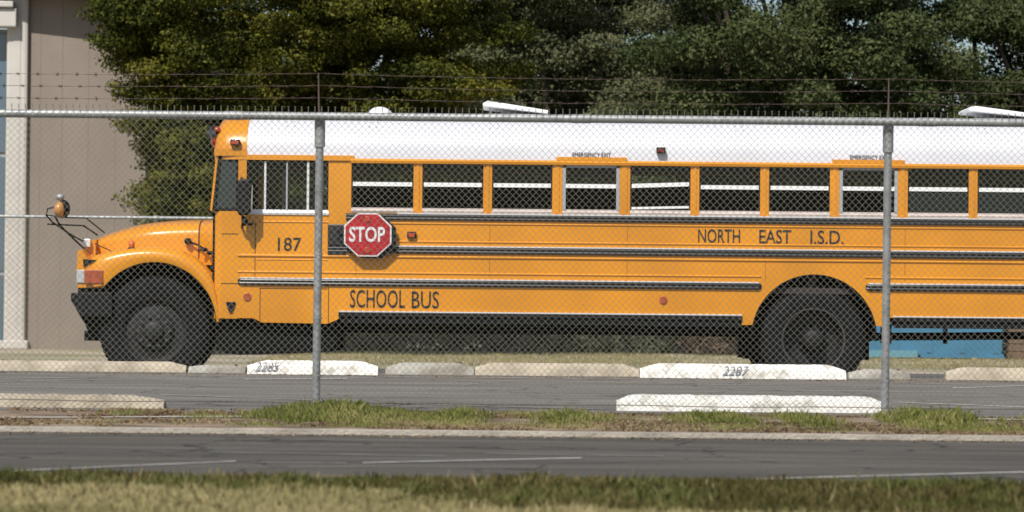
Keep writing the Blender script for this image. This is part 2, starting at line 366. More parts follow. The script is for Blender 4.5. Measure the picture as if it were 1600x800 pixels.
# ------------------------------------------------------------------ THE BUS
bus = thing('school_bus', 'long orange-yellow school bus with white roof and black rub rails parked behind the fence', 'school bus', (bx(1000), YC, DZ))
YF = Y0                                        # near side face
XF, XR = bx(345), bx(1868)                     # body side front, rear
ZS, ZH = zz(334), zz(250)                      # top of lower panel, roof edge
wins = [(548,645),(659,754),(768,862),(878,967),(984,1078),(1092,1187),(1201,1296),(1311,1402),(1418,1513),(1527,1622),(1636,1731),(1745,1838)]
ARC = (1273, 522.5, 98)
def arch_pts(cx, cy, r, a0, a1, n=30):
    return [(bx(cx)+r/S*math.cos(a0+(a1-a0)*i/n), zz(cy)+r/S*math.sin(a0+(a1-a0)*i/n)) for i in range(n+1)]
def side(flip):
    F = (lambda mb: mb.flip()) if flip else (lambda mb: mb)
    # lower panel with stepped bottom and wheel arch
    a = math.asin((522.5-503)/98)
    pts = [(XF,ZS),(XF,zz(501)),(bx(397),zz(501)),(bx(410),zz(507.5)),(bx(513),zz(508.5)),(bx(530),zz(501)),(bx(530),zz(491)),
           (bx(1160),zz(491)),(bx(1160),zz(504.5)),(bx(1180),zz(504))]
    pts += arch_pts(*ARC, PI-a, a)
    pts += [(bx(1383),zz(506)),(bx(1383),zz(491)),(XR,zz(491)),(XR,ZS)]
    mb = MB().prism(pts, YF, YF+.035)
    def bead(x0, x1, yd, r=.011, d=.010):
        n = 6; prof = [(YF-d*math.sin(PI*i/n), zz(yd)+r*math.cos(PI*i/n)) for i in range(n+1)]
        mb.loft([[(x, y, z) for y, z in prof] for x in (bx(x0), bx(x1))])
    bead(556,1866,350.5); bead(556,1866,379); bead(372,1866,403,r=.015,d=.014); bead(372,1190,428.5); bead(1352,1866,428.5)
    bead(400,512,350, .009,.008); bead(400,512,409,.008,.006)
    F(mb).build('side_panel', M['orange'], bus, smooth=True)
    # header over the windows, raised over the exits and the driver area
    mb = MB()
    mb.box(bx(383), bx(552), YF-.018, YF+.03, zz(253.5), zz(245.5))
    mb.prism_x([(YF-.022,zz(257)),(YF-.028,zz(253)),(YF-.014,zz(250)),(YF+.03,zz(250)),(YF+.03,zz(257))], bx(546.5), XR)
    for x0, x1 in ((868,978),(1299,1412)): mb.box(bx(x0), bx(x1), YF-.02, YF+.03, zz(250.6), zz(244.5))
    F(mb).build('window_header', M['orange'], bus)
    # pillars
    edges = [512, 548]
    xs = [(512,548)]+[(wins[i][1], wins[i+1][0]) for i in range(len(wins)-1)]+[(wins[-1][1],1868)]
    for x0, x1 in xs:
        mb = MB().box(bx(x0), bx(x1), YF+.001, YF+.05, ZS-.002, zz(254))
        if x1-x0 < 20: mb.box(bx(x0+4.5), bx(x1-4.5), YF-.006, YF+.01, ZS+.002, zz(257.4))
        F(mb).build('window_pillar', M['orange'], bus, bevel=.004)
    # inner wall below windows (interior face)
    F(MB().box(XF+.05, XR-.03, YF+.05, YF+.07, zz(423), ZS)).build('inner_wall', M['liner'], bus)
side(False); side(True)
# driver's front post, body front part around the quarter window and below it
for fl in (False, True):
    mb = MB()
    mb.box(bx(371), bx(384), YF+.001, YF+.05, zz(334), zz(246))
    # rounded front corner from below the quarter window down
    q = [(YF+.001, bx(372)), (YF+.001, bx(352)), (YF+.012, bx(343)), (YF+.045, bx(336)), (YF+.10, bx(331)), (YF+.30, bx(329)), (YF+1.22, bx(327))]
    mb.loft([[(x, y, z) for y, x in q] for z in (zz(502), zz(425), zz(334))])
    if fl: mb.flip()
    mb.build('front_corner_panel', M['orange'], bus, smooth=True)
# seams on the near side
sm = mat('panel_gap', (.09,.035,.006), rough=.8)
mb = MB()
def seam(x0, y0, x1, y1, wd=1.1):
    if x0 == x1: mb.box(bx(x0)-wd/2/S, bx(x0)+wd/2/S, YF-.0035, YF+.001, zz(max(y0,y1)), zz(min(y0,y1)))
    else: mb.box(bx(x0), bx(x1), YF-.0035, YF+.001, zz(y0)-wd/2/S, zz(y0)+wd/2/S)
seam(407,454,407,505); seam(407,454,512,454); seam(514,440,514,507); seam(346,369.5,372,369.5); seam(398.5,350,398.5,436); seam(346,447,372,447)
mb.build('panel_seam', sm, bus)
for px in (556, 765, 980, 1196, 1414, 1632):
    mb = MB(); mb.box(bx(px)-.0025, bx(px)+.0025, YF-.0035, YF+.001, zz(434), zz(347)); mb.box(bx(px)-.0025, bx(px)+.0025, YF-.0035, YF+.001, zz(386.3), zz(385.9)) 
    mb.build('panel_seam', mat('faint_seam', (.34,.13,.01), rough=.6), bus)
rv = MB()
for px in range(560, 1860, 9):
    for yd in (354.5, 375.5): rv.box(bx(px)-.004, bx(px)+.004, YF-.003, YF+.001, zz(yd)-.004, zz(yd)+.004)
rv.build('panel_rivet', M['orange'], bus, kind='stuff')
# rub rails
def rail(x0, x1, yt, yb, round_=True, flip=False):
    zt, zb = zz(yt), zz(yb); h_ = zt-zb
    pr = [(YF,zb),(YF-.020,zb+h_*.06),(YF-.026,zb+h_*.18),(YF-.026,zb+h_*.34),(YF-.017,zb+h_*.42),(YF-.017,zb+h_*.50),(YF-.026,zb+h_*.58),(YF-.027,zb+h_*.74),(YF-.014,zb+h_*.92),(YF,zt)]
    mb = MB(); secs = []
    xs = [x0, x0+2, x0+5, x1-5, x1-2, x1]; ks = [.35,.8,1,1,.8,.35] if round_ else [1]*6
    zc = (zt+zb)/2
    for x, k in zip(xs, ks):
        secs.append([(bx(x), YF-(YF-y)*(k**.5), zc+(z-zc)*max(k, .6)) for y, z in pr])
    mb.loft(secs, True, True)
    if flip: mb.flip()
    return mb.build('rub_rail', M['rail_black'], bus, smooth=True, ang=60)
for fl in (False, True):
    rail(540, 1866, 335.5, 346, False, fl); rail(512, 1866, 386.5, 398, False, fl)
    rail(372, 1190, 438, 449.5, True, fl); rail(1353, 1866, 438, 449.5, True, fl)
    for x0, x1 in ((530,1160),(1396,1866)):
        rail(x0, x1, 489, 497, False, fl)
        mb = MB().box(bx(x0+2), bx(x1), YF+.004, YF+.03, zz(507), zz(491))
        if fl: mb.flip()
        mb.build('skirt_panel', M['black'], bus)
# sunlit highlight along the rail tops, put in as bright strips
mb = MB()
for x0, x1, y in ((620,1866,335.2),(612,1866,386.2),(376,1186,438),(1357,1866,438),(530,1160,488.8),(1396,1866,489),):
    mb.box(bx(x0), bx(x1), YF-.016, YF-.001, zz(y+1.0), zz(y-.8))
mb.build('rail_highlight', M['alu'], bus)
# black block by the stop arm
MB().box(bx(512), bx(540), YF-.035, YF, zz(386), zz(353)).build('stop_arm_housing', M['rail_black'], bus, bevel=.01)
MB().box(bx(512), bx(540), YF-.022, YF-.001, zz(399.5), zz(386.5)).build('stop_arm_bracket', M['rail_black'], bus)

# windows
def window(i, x0, x1, flip):
    xa, xb = bx(x0), bx(x1); ya, yb = YF+.012, YF+.032
    exitw = i in (3, 7)
    t = 2.2/S if not exitw else 5/S
    mb = MB(); zb, zt = zz(327.5), zz(256.6)
    if exitw: mb.box(xa, xb, ya-.012, yb, zz(261), zt)
    else: mb.box(xa, xb, ya, yb, zz(257.8), zt)
    mb.box(xa, xa+t, ya-(.012 if exitw else 0), yb, zb, zt); mb.box(xb-t, xb, ya-(.012 if exitw else 0), yb, zb, zt)
    if flip: mb.flip()
    f = mb.build('window_frame', M['greyframe'] if exitw else M['black'], bus)
    s = MB().prism_x([(YF-.004,ZS-.001),(YF-.010,zz(331)),(ya,zb),(yb,zb),(yb,ZS-.001)], xa, xb)
    s.box(xa, xb, ya-.004, ya+.01, zz(328), zz(326.2))
    if flip: s.flip()
    s.build('window_sill', M['sill'], f)
    l, r = (289.5, 289.5)
    if i == 4 and not flip: l, r = (288.6, 285.2)
    mb = MB().add([(x,y,z) for x, zc in ((xa+t, zz(l)), (xb-t, zz(r))) for y in (ya-.008, yb-.004) for z in (zc-3.2/S, zc+3.2/S)],
                  [(0,1,3,2),(4,6,7,5),(0,4,5,1),(2,3,7,6),(0,2,6,4),(1,5,7,3)])
    if flip: mb.flip()
    mb.build('sash_rail', M['sashw'], f)
    lowb = 326.5
    if i == 4 and not flip:
        mb = MB().add([(x,y,z) for x, zc in ((xa+t, zz(323.5)), (xb-t, zz(321))) for y in (ya-.006, yb-.004) for z in (zc-1.8/S, zc+1.8/S)],
                  [(0,1,3,2),(4,6,7,5),(0,4,5,1),(2,3,7,6),(0,2,6,4),(1,5,7,3)])
        mb.build('lower_sash_rail', M['sashw'], f); lowb = 322
    m1 = MB().box(xa+t, xb-t, ya+.009, ya+.012, zz(max(l,r)+.2), zz(257.8)); m2 = MB().box(xa+t, xb-t, ya+.003, ya+.006, zz(lowb), zz(max(l,r)))
    if flip: m1.flip(); m2.flip()
    m1.build('upper_pane', M['glass'], f); m2.build('lower_pane', (M['glass_haze'] if i >= 8 else M['glass_dark']) if not flip else M['glass'], f)
for i, (a, b) in enumerate(wins):
    window(i, a, b, False); window(i, a, b, True)
# driver's sliding window
for fl in (False, True):
    mb = MB(); mb.box(bx(384), bx(512), YF+.012, YF+.03, zz(255.5), zz(253)); 
    mb.box(bx(384), bx(386), YF+.012, YF+.03, zz(332), zz(253)); mb.box(bx(510), bx(512), YF+.012, YF+.03, zz(332), zz(253))
    if fl: mb.flip()
    f = mb.build('driver_window_frame', M['black'], bus)
    for x, wd in ((413,1.6),(447,1.3),(480,1.8)):
        mb = MB().box(bx(x-wd), bx(x+wd), YF+.006, YF+.03, zz(332), zz(255.5))
        if fl: mb.flip()
        mb.build('window_mullion', M['alu'] if x != 447 else M['greyframe'], f)
    mb = MB().prism_x([(YF-.012,zz(339)),(YF-.016,zz(336)),(YF+.01,zz(331)),(YF+.04,zz(331)),(YF+.04,zz(339))], bx(384), bx(513))
    if fl: mb.flip()
    mb.build('driver_window_sill', M['alu'], f)
    for x0, x1 in ((386,411.4),(414.6,445.7),(448.3,478.2),(481.8,510)):
        mb = MB().box(bx(x0), bx(x1), YF+.018, YF+.021, zz(331), zz(255.5))
        if fl: mb.flip()
        mb.build('driver_window_pane', M['glass'], f)
    # orange fill below sill
    mb = MB().box(bx(372), bx(512), YF+.0005, YF+.05, zz(345), zz(334))
    # quarter window
    mb2 = MB(); A = [(bx(340),zz(239)),(bx(371),zz(239)),(bx(371),zz(333)),(bx(330.5),zz(333))]
    B = [(bx(344),zz(243)),(bx(367.5),zz(243)),(bx(367.5),zz(329)),(bx(336),zz(329))]
    for k in range(4):
        j = (k+1) % 4; mb2.prism([A[k],A[j],B[j],B[k]], YF+.012, YF+.045)
    mg = MB().prism(B, YF+.026, YF+.029)
    if fl: mb.flip(); mb2.flip(); mg.flip()
    q = mb2.build('quarter_window_frame', M['black'], bus); mg.build('quarter_window_pane', M['glass_qtr'], q)
    mb = MB().prism([(bx(336.5),zz(236)),(bx(341),zz(236)),(bx(331.5),zz(334)),(bx(327),zz(334))], YF+.012, YF+.07)
    if fl: mb.flip()
    mb.build('windshield_pillar', M['orange'], bus, bevel=.006)
# windshield: two panes with a centre bar
mb = MB().prism([(bx(336.5),zz(238)),(bx(338.5),zz(238)),(bx(329.5),zz(333)),(bx(327.5),zz(333))], YC-.02, YC+.02)
ws = mb.build('windshield_bar', M['black'], bus)
for s in (0, 1):
    y0, y1 = (Y0+.07, YC-.02) if s == 0 else (YC+.02, Y0+YW-.07)
    MB().prism([(bx(337),zz(238)),(bx(337.6),zz(238)),(bx(328.6),zz(333)),(bx(328),zz(333))], y0, y1).build('windshield_pane', M['glass'], ws)
# roof: side rises, shoulders round over
def roof_prof(inset=0, n=20, top=2.605):
    za = ZH; p = []
    for i in range(n+1):
        a = PI*i/n; c, s = math.cos(a), math.sin(a)
        e = .62
        y = YC-(YW/2-inset)*math.copysign(abs(c)**e, c); z = za+(top-inset-za)*abs(s)**.78
        p.append((y, z))
    return p
pr = roof_prof(); pi_ = roof_prof(.04)
mb = MB(); mb.loft([[(x,y,z) for y,z in pr] for x in np.linspace(bx(384), XR, 9)]); 
mb.build('roof', M['white'], bus, smooth=True, ang=50)
MB().loft([[(x,y,z) for y,z in pi_] for x in (bx(345), XR-.02)]).build('ceiling_liner', M['liner'], bus, smooth=True, ang=50)
mb = MB()                                               # overlapping roof sheet joints and rivet pairs
for px in (450,580,770,963,1155,1345,1537,1728):
    for dx in (-6, 6):
        for k in (4, 5, 6):
            y, z = pr[k] if k < len(pr) else pr[-1]
            mb.ellipsoid((bx(px+dx), y-.001, z+.001), (.010,.008,.008), 6, 4)
mb.build('roof_rivet', mat('rivet_grey', (.45,.45,.45), rough=.5), bus, kind='stuff')
# orange front cap
secs = []
for px, k, top in ((384,1,2.612),(372,1,2.61),(352,.99,2.60),(342,.975,2.575),(336,.95,2.53),(332,.90,2.44)):
    secs.append([(bx(px), YC+(y-YC)*k*1.003, ZH-.02 if z < ZH+.001 else ZH+(z-ZH)*(top-ZH)/(2.605-ZH)) for y, z in pr])
mb = MB().loft(secs)
last = secs[-1]; mb.add(last, [tuple(range(len(last)))])
mb.box(bx(333), bx(384), YF-.006, YF+.03, zz(247.5), zz(236.5)); mb.box(bx(333), bx(384), YF+YW-.03, YF+YW+.006, zz(247.5), zz(236.5))
mb.build('roof_cap', M['orange'], bus, smooth=True, ang=60)
# warning lamps with hoods on the cap front
for k, y in enumerate((Y0+.30, Y0+.58, Y0+YW-.58, Y0+YW-.30)):
    z = zz(217)
    b = MB(); b.v = []; 
    prof = [(0,.0),(0,.10),(.05,.105),(.06,.09)]
    secs = [[(bx(334)-d, y+r*math.cos(t*2*PI/20), z+r*math.sin(t*2*PI/20)) for t in range(20)] for d, r in ((0,.10),(.05,.10),(.07,.06),(.075,.001))]
    L = b.loft(secs, True).build('warning_lamp', M['lampred'] if k in (0,3) else M['amber'], bus, smooth=True)
    hd = MB(); n = 12
    hd.loft([[(bx(334)-d, y+.115*math.cos(PI*t/n), z+.115*math.sin(PI*t/n)) for t in range(n+1)] for d in (0, .10)])
    hd.loft([[(bx(334)-d, y+.112*math.cos(PI*t/n), z+.112*math.sin(PI*t/n)) for t in range(n+1)] for d in (0, .10)])
    hd.build('lamp_hood', M['black'], L, smooth=True)
for y in (Y0+.9, YC, Y0+YW-.9):
    MB().ellipsoid((bx(333), y, zz(196)), (.05,.06,.03), 10, 6).build('clearance_lamp', M['amber'], bus, smooth=True)
o = MB().ellipsoid((bx(335), Y0+.16, zz(205)), (.035,.05,.03), 10, 6).build('clearance_lamp', M['lampred'], bus, smooth=True)
# lights on the side
def side_lamp(px, py, w_, h_, m, d=.03):
    z = bz(px, py)
    o = MB().box(bx(px-w_/2), bx(px+w_/2), YF-d, YF+.01, z-h_/2/S, z+h_/2/S).build('marker_lamp', M['black'], bus, bevel=.006)
    MB().box(bx(px-w_/2+2), bx(px+w_/2-2), YF-d-.006, YF-d+.002, z-h_/2/S+.008, z+h_/2/S-.014).build('lamp_lens', m, o, bevel=.003)
side_lamp(366, 222.5, 15, 9, M['lampred'], .05); side_lamp(643, 367, 14, 10, M['lampred'], .04)
side_lamp(1031, 235, 14, 9, M['darkred'], .06); side_lamp(1710, 372, 14, 10, M['lampred'], .04)
for px, py in ((387,464),(1037,469),(1700,478)):
    MB().disc(bx(px), YF-.012, YF+.001, bz(px,py), 6.3/S, 20).build('reflector', M['turn'], bus, bevel=.004)
# small dark latch and trim block on the front corner
MB().prism([(bx(354),zz(476)),(bx(369),zz(476)),(bx(367),zz(484)),(bx(363),zz(492)),(bx(359),zz(492)),(bx(356),zz(484))], YF-.02, YF).build('step_latch', M['black'], bus, bevel=.003)
# lettering
def btext(body, x0, x1, yt, yb, px, bold=0.0, name='lettering'):
    text(name, body, bx(x0), bx(x1), bz(px,yb), bz(px,yt), YF-.004, M['letter'], bus, bold=bold)
btext('187', 434, 470.5, 371, 392, 452, bold=.005)
btext('SCHOOL', 547.5, 633.5, 453, 481, 594, bold=.004); btext('BUS', 644, 686.5, 455, 482, 665, bold=.004)
btext('NORTH', 1090.5, 1156, 358, 379.5, 1123, bold=.006); btext('EAST', 1186, 1236, 359, 380.5, 1211, bold=.006)
btext('I.S.D.', 1266, 1318, 360, 381.5, 1292, bold=.006)
for a, b in ((893,953),(1327,1388)):
    zc = zz(a*0+241.0)
    text('lettering', 'EMERGENCY EXIT', bx(a), bx(b), zz(244.2), zz(237.0), YF-.003, M['letter'], bus, bold=.0)
# stop arm
ocx, ocz, orr = bx(575), bz(575,367), 37/S/math.cos(PI/8)
def octa(r, cx=ocx, cz=ocz, sq=.915): return [(cx+r*math.cos(PI/8+k*PI/4), cz+r*sq*math.sin(PI/8+k*PI/4)) for k in range(8)]
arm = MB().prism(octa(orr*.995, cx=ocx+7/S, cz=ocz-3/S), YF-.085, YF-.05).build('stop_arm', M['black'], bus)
MB().box(bx(528), bx(560), YF-.06, YF-.02, ocz-.05, ocz+.05).build('arm_hinge', M['black'], arm)
MB().prism(octa(orr), YF-.104, YF-.0895).build('sign_border', M['signwhite'], arm)
MB().prism(octa(orr*.935), YF-.107, YF-.100).build('sign_face', M['red'], arm)
text('stop_lettering', 'STOP', bx(546), bx(602), bz(575,378.5), bz(575,354.5), YF-.1085, M['signwhite'], arm, bold=.022)
for s in (1, -1):
    MB().disc(ocx-.005, YF-.118, YF-.105, ocz+s*.155, .032, 16).build('sign_lamp', M['lampred'], arm, bevel=.004)
# driver's mirror hanging off the pillar
mr = MB().prism([(bx(373),zz(338)),(bx(371.5),zz(292)),(bx(376),zz(285)),(bx(391),zz(284)),(bx(396),zz(292)),(bx(394),zz(336)),(bx(388),zz(341)),(bx(377),zz(342))], YF-.22, YF-.15).build('side_mirror', M['black'], bus, bevel=.02)
MB().box(bx(394), bx(396)+.003, YF-.21, YF-.16, zz(333), zz(294)).build('mirror_face', M['mirror'], mr)
MB().ellipsoid((bx(384), YF-.16, zz(350)), (.035,.04,.05), 12, 8).build('round_mirror', M['black'], mr, smooth=True)
mb = MB(); mb.tube([(bx(376),YF+.01,zz(282)),(bx(380),YF-.12,zz(288)),(bx(382),YF-.18,zz(296)),(bx(381),YF-.18,zz(345)),(bx(379),YF-.08,zz(359)),(bx(378),YF+.0,zz(360))], .014, 8)
mb.tube([(bx(380),YF-.06,zz(354)),(bx(393),YF-.03,zz(354))], .010, 6); mb.ellipsoid((bx(394),YF-.03,zz(354)), (.016,.03,.016), 8, 6)
mb.build('mirror_bracket', M['black'], mr, smooth=True)
mr2 = MB().box(bx(377), bx(392), YF-.30, YF-.22, zz(343), zz(286)).flip().build('side_mirror', M['black'], bus, bevel=.02)
MB().tube([(bx(376),YF+.01,zz(282)),(bx(384),YF-.26,zz(296)),(bx(384),YF-.26,zz(352)),(bx(372),YF+.0,zz(358))], .013, 8).flip().build('mirror_bracket', M['black'], mr2)

# ---- hood, fenders, nose
def hood_top(px):
    pts = [(116,390),(119,383),(124,379),(133,374.5),(148,368),(165,362),(185,356),(205,351),(230,347),(255,344.5),(280,343),(306,342.5),(346,342.5)]
    pts = [(x, y+0) for x, y in pts]
    for (a, ya), (b, yb) in zip(pts, pts[1:]):
        if a <= px <= b: return ya+(yb-ya)*(px-a)/(b-a)
    return pts[-1][1]
def hood_sec(px, dy0=.36, dz_=0):
    zt = zz(hood_top(px)+2)+dz_; zb = zz(418); n = 10; p = []
    wide = .86-.22*max(0, min(1, (230-px)/110))**1.2     # half width grows to the cowl
    if px > 306: wide = .86+.30*(px-306)/40
    for i in range(n+1):
        a = PI/2*i/n
        p.append((YC-wide*math.cos(a)**.45, zb+(zt-zb)*(.62+.38*math.sin(a)**.9) if i else zb+(zt-zb)*.62))
    p = [(YC-wide, zb)]+p
    return [(bx(px), y, z) for y, z in p]+[(bx(px), 2*YC-y, z) for y, z in reversed(p[:-1])]
xs = [121,124,128,133,140,150,162,175,190,205,222,240,258,276,292,303.5]
h1 = MB().loft([hood_sec(x) for x in xs]); h1.add(hood_sec(xs[0]), [tuple(range(len(hood_sec(121))))])
h1.build('hood', M['orange'], bus, smooth=True, ang=50)
MB().loft([hood_sec(x, dz_=-.012) for x in (303.5, 306)]).build('hood_gap', sm, bus)
MB().loft([hood_sec(x) for x in (306, 320, 333, 346)]).build('cowl', M['orange'], bus, smooth=True, ang=50)
# fenders
FA = (241, 512.5, 98)
outer = [(168,452),(132,412),(136,406),(150,401),(168,396.5),(188,393),(210,390.5),(235,389),(258,390.5),(280,395),(300,403),(316,415),(329,431),(338,450),(343,472),(345,495),(345,507)]
def fender(flip):
    mb = MB(); secs = []
    N = 26; a_s, a_e = math.radians(142), math.radians(3)
    oc = [(135,455),(134,440),(134,425),(135,412),(142,406),(155,401.5),(172,397),(190,394),(210,391.5),(235,390),(258,391.5),(280,396),(300,404),(316,416),(330,432),(338,450),(343,470),(345,490),(345,507)]
    # resample the outline
    d = [0]
    for p, q in zip(oc, oc[1:]): d.append(d[-1]+math.hypot(q[0]-p[0], q[1]-p[1]))
    for i in range(N+1):
        t = i/N; s_ = t*d[-1]; k = max(j for j in range(len(d)) if d[j] <= s_+1e-6); k = min(k, len(oc)-2)
        u = (s_-d[k])/(d[k+1]-d[k]); ox = oc[k][0]+(oc[k+1][0]-oc[k][0])*u; oy = oc[k][1]+(oc[k+1][1]-oc[k][1])*u
        a = a_s+(a_e-a_s)*t; ix = FA[0]+FA[2]*math.cos(a); iy = FA[1]-FA[2]*math.sin(a)
        def L(u_, y): return (bx(ix+(ox-ix)*u_), y, zz(iy+(oy-iy)*u_))
        f = 1.0
        secs.append([L(-.03, YF+.14), L(-.02, YF+.035), L(0, YF+.022), L(.25, YF+.010), L(.55, YF+.012), L(.78, YF+.035), L(.93, YF+.085), L(1.0, YF+.16), L(1.0, YF+.24), L(.98, YF+.50)])
    mb.loft(secs)
    # nose piece ahead of the arch
    nose = [(134,403),(146,401),(168,420),(164,455),(121,455),(119,430),(120,395),(124,392),(129,394)]
    mb.prism([(bx(x), zz(y)) for x, y in [(121,455.8),(119,430),(120,398),(127,396),(136,411),(160,412),(166,432),(164.5,455.8)]], YF+.045, YF+.5)
    if flip: mb.flip()
    return mb.build('fender', M['orange'], bus, smooth=True, ang=40)
for fl in (False, True):
    fe = fender(fl)
    def P_(mb, name, m, par=fe, **k):
        if fl: mb.flip()
        return mb.build(name, m, par, **k)
    P_(MB().box(bx(132.5), bx(161.5), YF+.0, YF+.06, zz(449.5), zz(428)), 'turn_signal', M['turn'], bevel=.006)
    P_(MB().box(bx(119), bx(132), YF+.03, YF+.30, zz(449), zz(428)), 'headlamp', M['lens'], bevel=.01)
    P_(MB().prism([(bx(129),zz(411)),(bx(150),zz(412.5)),(bx(136),zz(419)),(bx(130),zz(424))], YF+.030, YF+.06), 'air_inlet', M['black'])
    P_(MB().lathe(bx(FA[0]), zz(FA[1]), [(YF+.02, 97.2/S),(YF+.9, 97.2/S),(YF+.9, 95/S),(YF+.10, 95/S),(YF+.02,97.2/S)], 30, math.radians(-2), math.radians(145), False), 'wheel_housing', M['dark'], bus)
    P_(MB().box(bx(150), bx(335), YF+.9, YF+.93, zz(540), zz(410)), 'inner_fender', M['dark'], bus)
    o = P_(MB().box(bx(197), bx(209), YF+.10, YF+.17, zz(398), zz(392)), 'fender_lamp_base', M['black'], bevel=.008)
    P_(MB().ellipsoid((bx(203), YF+.13, zz(388)), (.033,.035,.045), 10, 8), 'fender_lamp', M['amber'], o, smooth=True)
    # hood latch: rubber strap with knobs
    o = P_(MB().tube([(bx(288),YF+.33,zz(381)),(bx(305),YF+.30,zz(387)),(bx(326),YF+.12,zz(399.5))], .011, 8), 'hood_latch', M['black'], bus, smooth=True)
    P_(MB().ellipsoid((bx(288),YF+.32,zz(381)), (.038,.04,.034), 12, 8), 'latch_knob', M['black'], o, smooth=True)
    P_(MB().ellipsoid((bx(315),YF+.20,zz(394)), (.042,.04,.022), 12, 8), 'latch_knob', M['black'], o, smooth=True)
    P_(MB().ellipsoid((bx(326),YF+.14,zz(399.5)), (.032,.04,.022), 12, 8), 'latch_knob', M['black'], o, smooth=True)
# grille and nose panel
nose = MB().prism([(bx(119.5),zz(455)),(bx(120),zz(398)),(bx(125),zz(381)),(bx(140),zz(379)),(bx(140),zz(455))], YF+.42, YF+YW-.42).build('nose_panel', M['orange'], bus)
for k in range(9):
    MB().box(bx(116.8), bx(121), YF+.62, YF+YW-.62, zz(450-k*6.4), zz(447-k*6.4)).build('grille_slat', M['black'], nose)
MB().box(bx(119), bx(122), YF+.6, YF+YW-.6, zz(453), zz(392)).build('grille_backing', M['dark'], nose)
MB().box(bx(121), bx(133), YF+.36, YF+.47, zz(391.5), zz(378.5)).build('mirror_foot', M['alu'], bus, bevel=.008)
# bumper
bp = MB().prism([(bx(111.5),zz(466)),(bx(113),zz(464)),(bx(176),zz(463)),(bx(176),zz(500)),(bx(126),zz(500)),(bx(117),zz(484)),(bx(112),zz(476))], YF-.02, YF+YW+.02).build('front_bumper', M['black'], bus, bevel=.012)
MB().prism([(bx(120),zz(500)),(bx(172),zz(500)),(bx(168),zz(516)),(bx(150),zz(524)),(bx(134),zz(526)),(bx(128),zz(512))], YF+.25, YF+YW-.25).build('tow_beam', M['dark'], bp)
MB().box(bx(121), bx(170), YF+.06, YF+YW-.06, zz(464), zz(455.8)).build('bumper_spacer', M['dark'], bp)
MB().box(bx(122), bx(152), YF+.5, YF+.56, zz(540), zz(524)).build('tow_hook', M['dark'], bp)
# cross-view mirrors on long tubular arms
for fl in (False,):
    yb = YF+.20
    ar = MB(); c0 = (bx(92), YF+.05, zz(334))
    ar.tube([(bx(127),YF+.42,zz(386)),(bx(104),YF+.22,zz(372)),(bx(80),YF+.06,zz(354)),(bx(71),YF+.02,zz(343)),(bx(73),YF+.02,zz(333)),(bx(84),YF+.03,zz(330))], .009, 8)
    ar.tube([(bx(127),YF+.60,zz(402)),(bx(108),YF+.35,zz(380)),(bx(90),YF+.12,zz(358)),(bx(84),YF+.08,zz(346))], .009, 8)
    ar.tube([(bx(71),YF+.02,zz(343)),(bx(95),YF+.10,zz(345.5)),(bx(125),YF+.40,zz(345.5)),(bx(150),YF+.6,zz(368))], .007, 6)
    ar.tube([(bx(73),YF+.04,zz(357)),(bx(120),YF+.45,zz(357.5)),(bx(140),YF+.55,zz(372))], .009, 6)
    ar.tube([(bx(140),YF+.345,zz(386)),(bx(160),YF+.335,zz(394.5)),(bx(183),YF+.32,zz(405))], .006, 6)
    if fl: ar.flip()
    a = ar.build('crossview_mirror_arm', M['black'], bus, smooth=True)
    m1 = MB().ellipsoid((c0[0],c0[1]-.03,c0[2]), (.060,.09,.082), 16, 10); m2 = MB().ellipsoid((c0[0]+.030, c0[1]+.012, c0[2]+.008), (.070,.095,.092), 16, 10)
    m3 = MB().ellipsoid((c0[0], c0[1]-.02, c0[2]+.125), (.045,.05,.035), 12, 8)
    for q in (m1, m2, m3):
        if fl: q.flip()
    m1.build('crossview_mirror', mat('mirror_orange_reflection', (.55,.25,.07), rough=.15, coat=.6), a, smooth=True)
    m2.build('mirror_back', M['black'], a, smooth=True); m3.build('mirror_visor', M['galv'], a, smooth=True)

# rear wheel housing, black lip
for fl in (False, True):
    mb = MB().lathe(bx(ARC[0]), zz(ARC[1]), [(YF-.004, 98.3/S),(YF-.010,97/S),(YF-.004,95.5/S),(YF+.9,95.5/S),(YF+.9,98.3/S)], 36, math.radians(-3), math.radians(183), False)
    if fl: mb.flip()
    mb.build('wheel_housing', M['dark'], bus, smooth=True)
    mb = MB().box(bx(1172), bx(1376), YF+.9, YF+.93, zz(560), zz(424))
    if fl: mb.flip()
    mb.build('inner_arch_wall', M['dark'], bus)
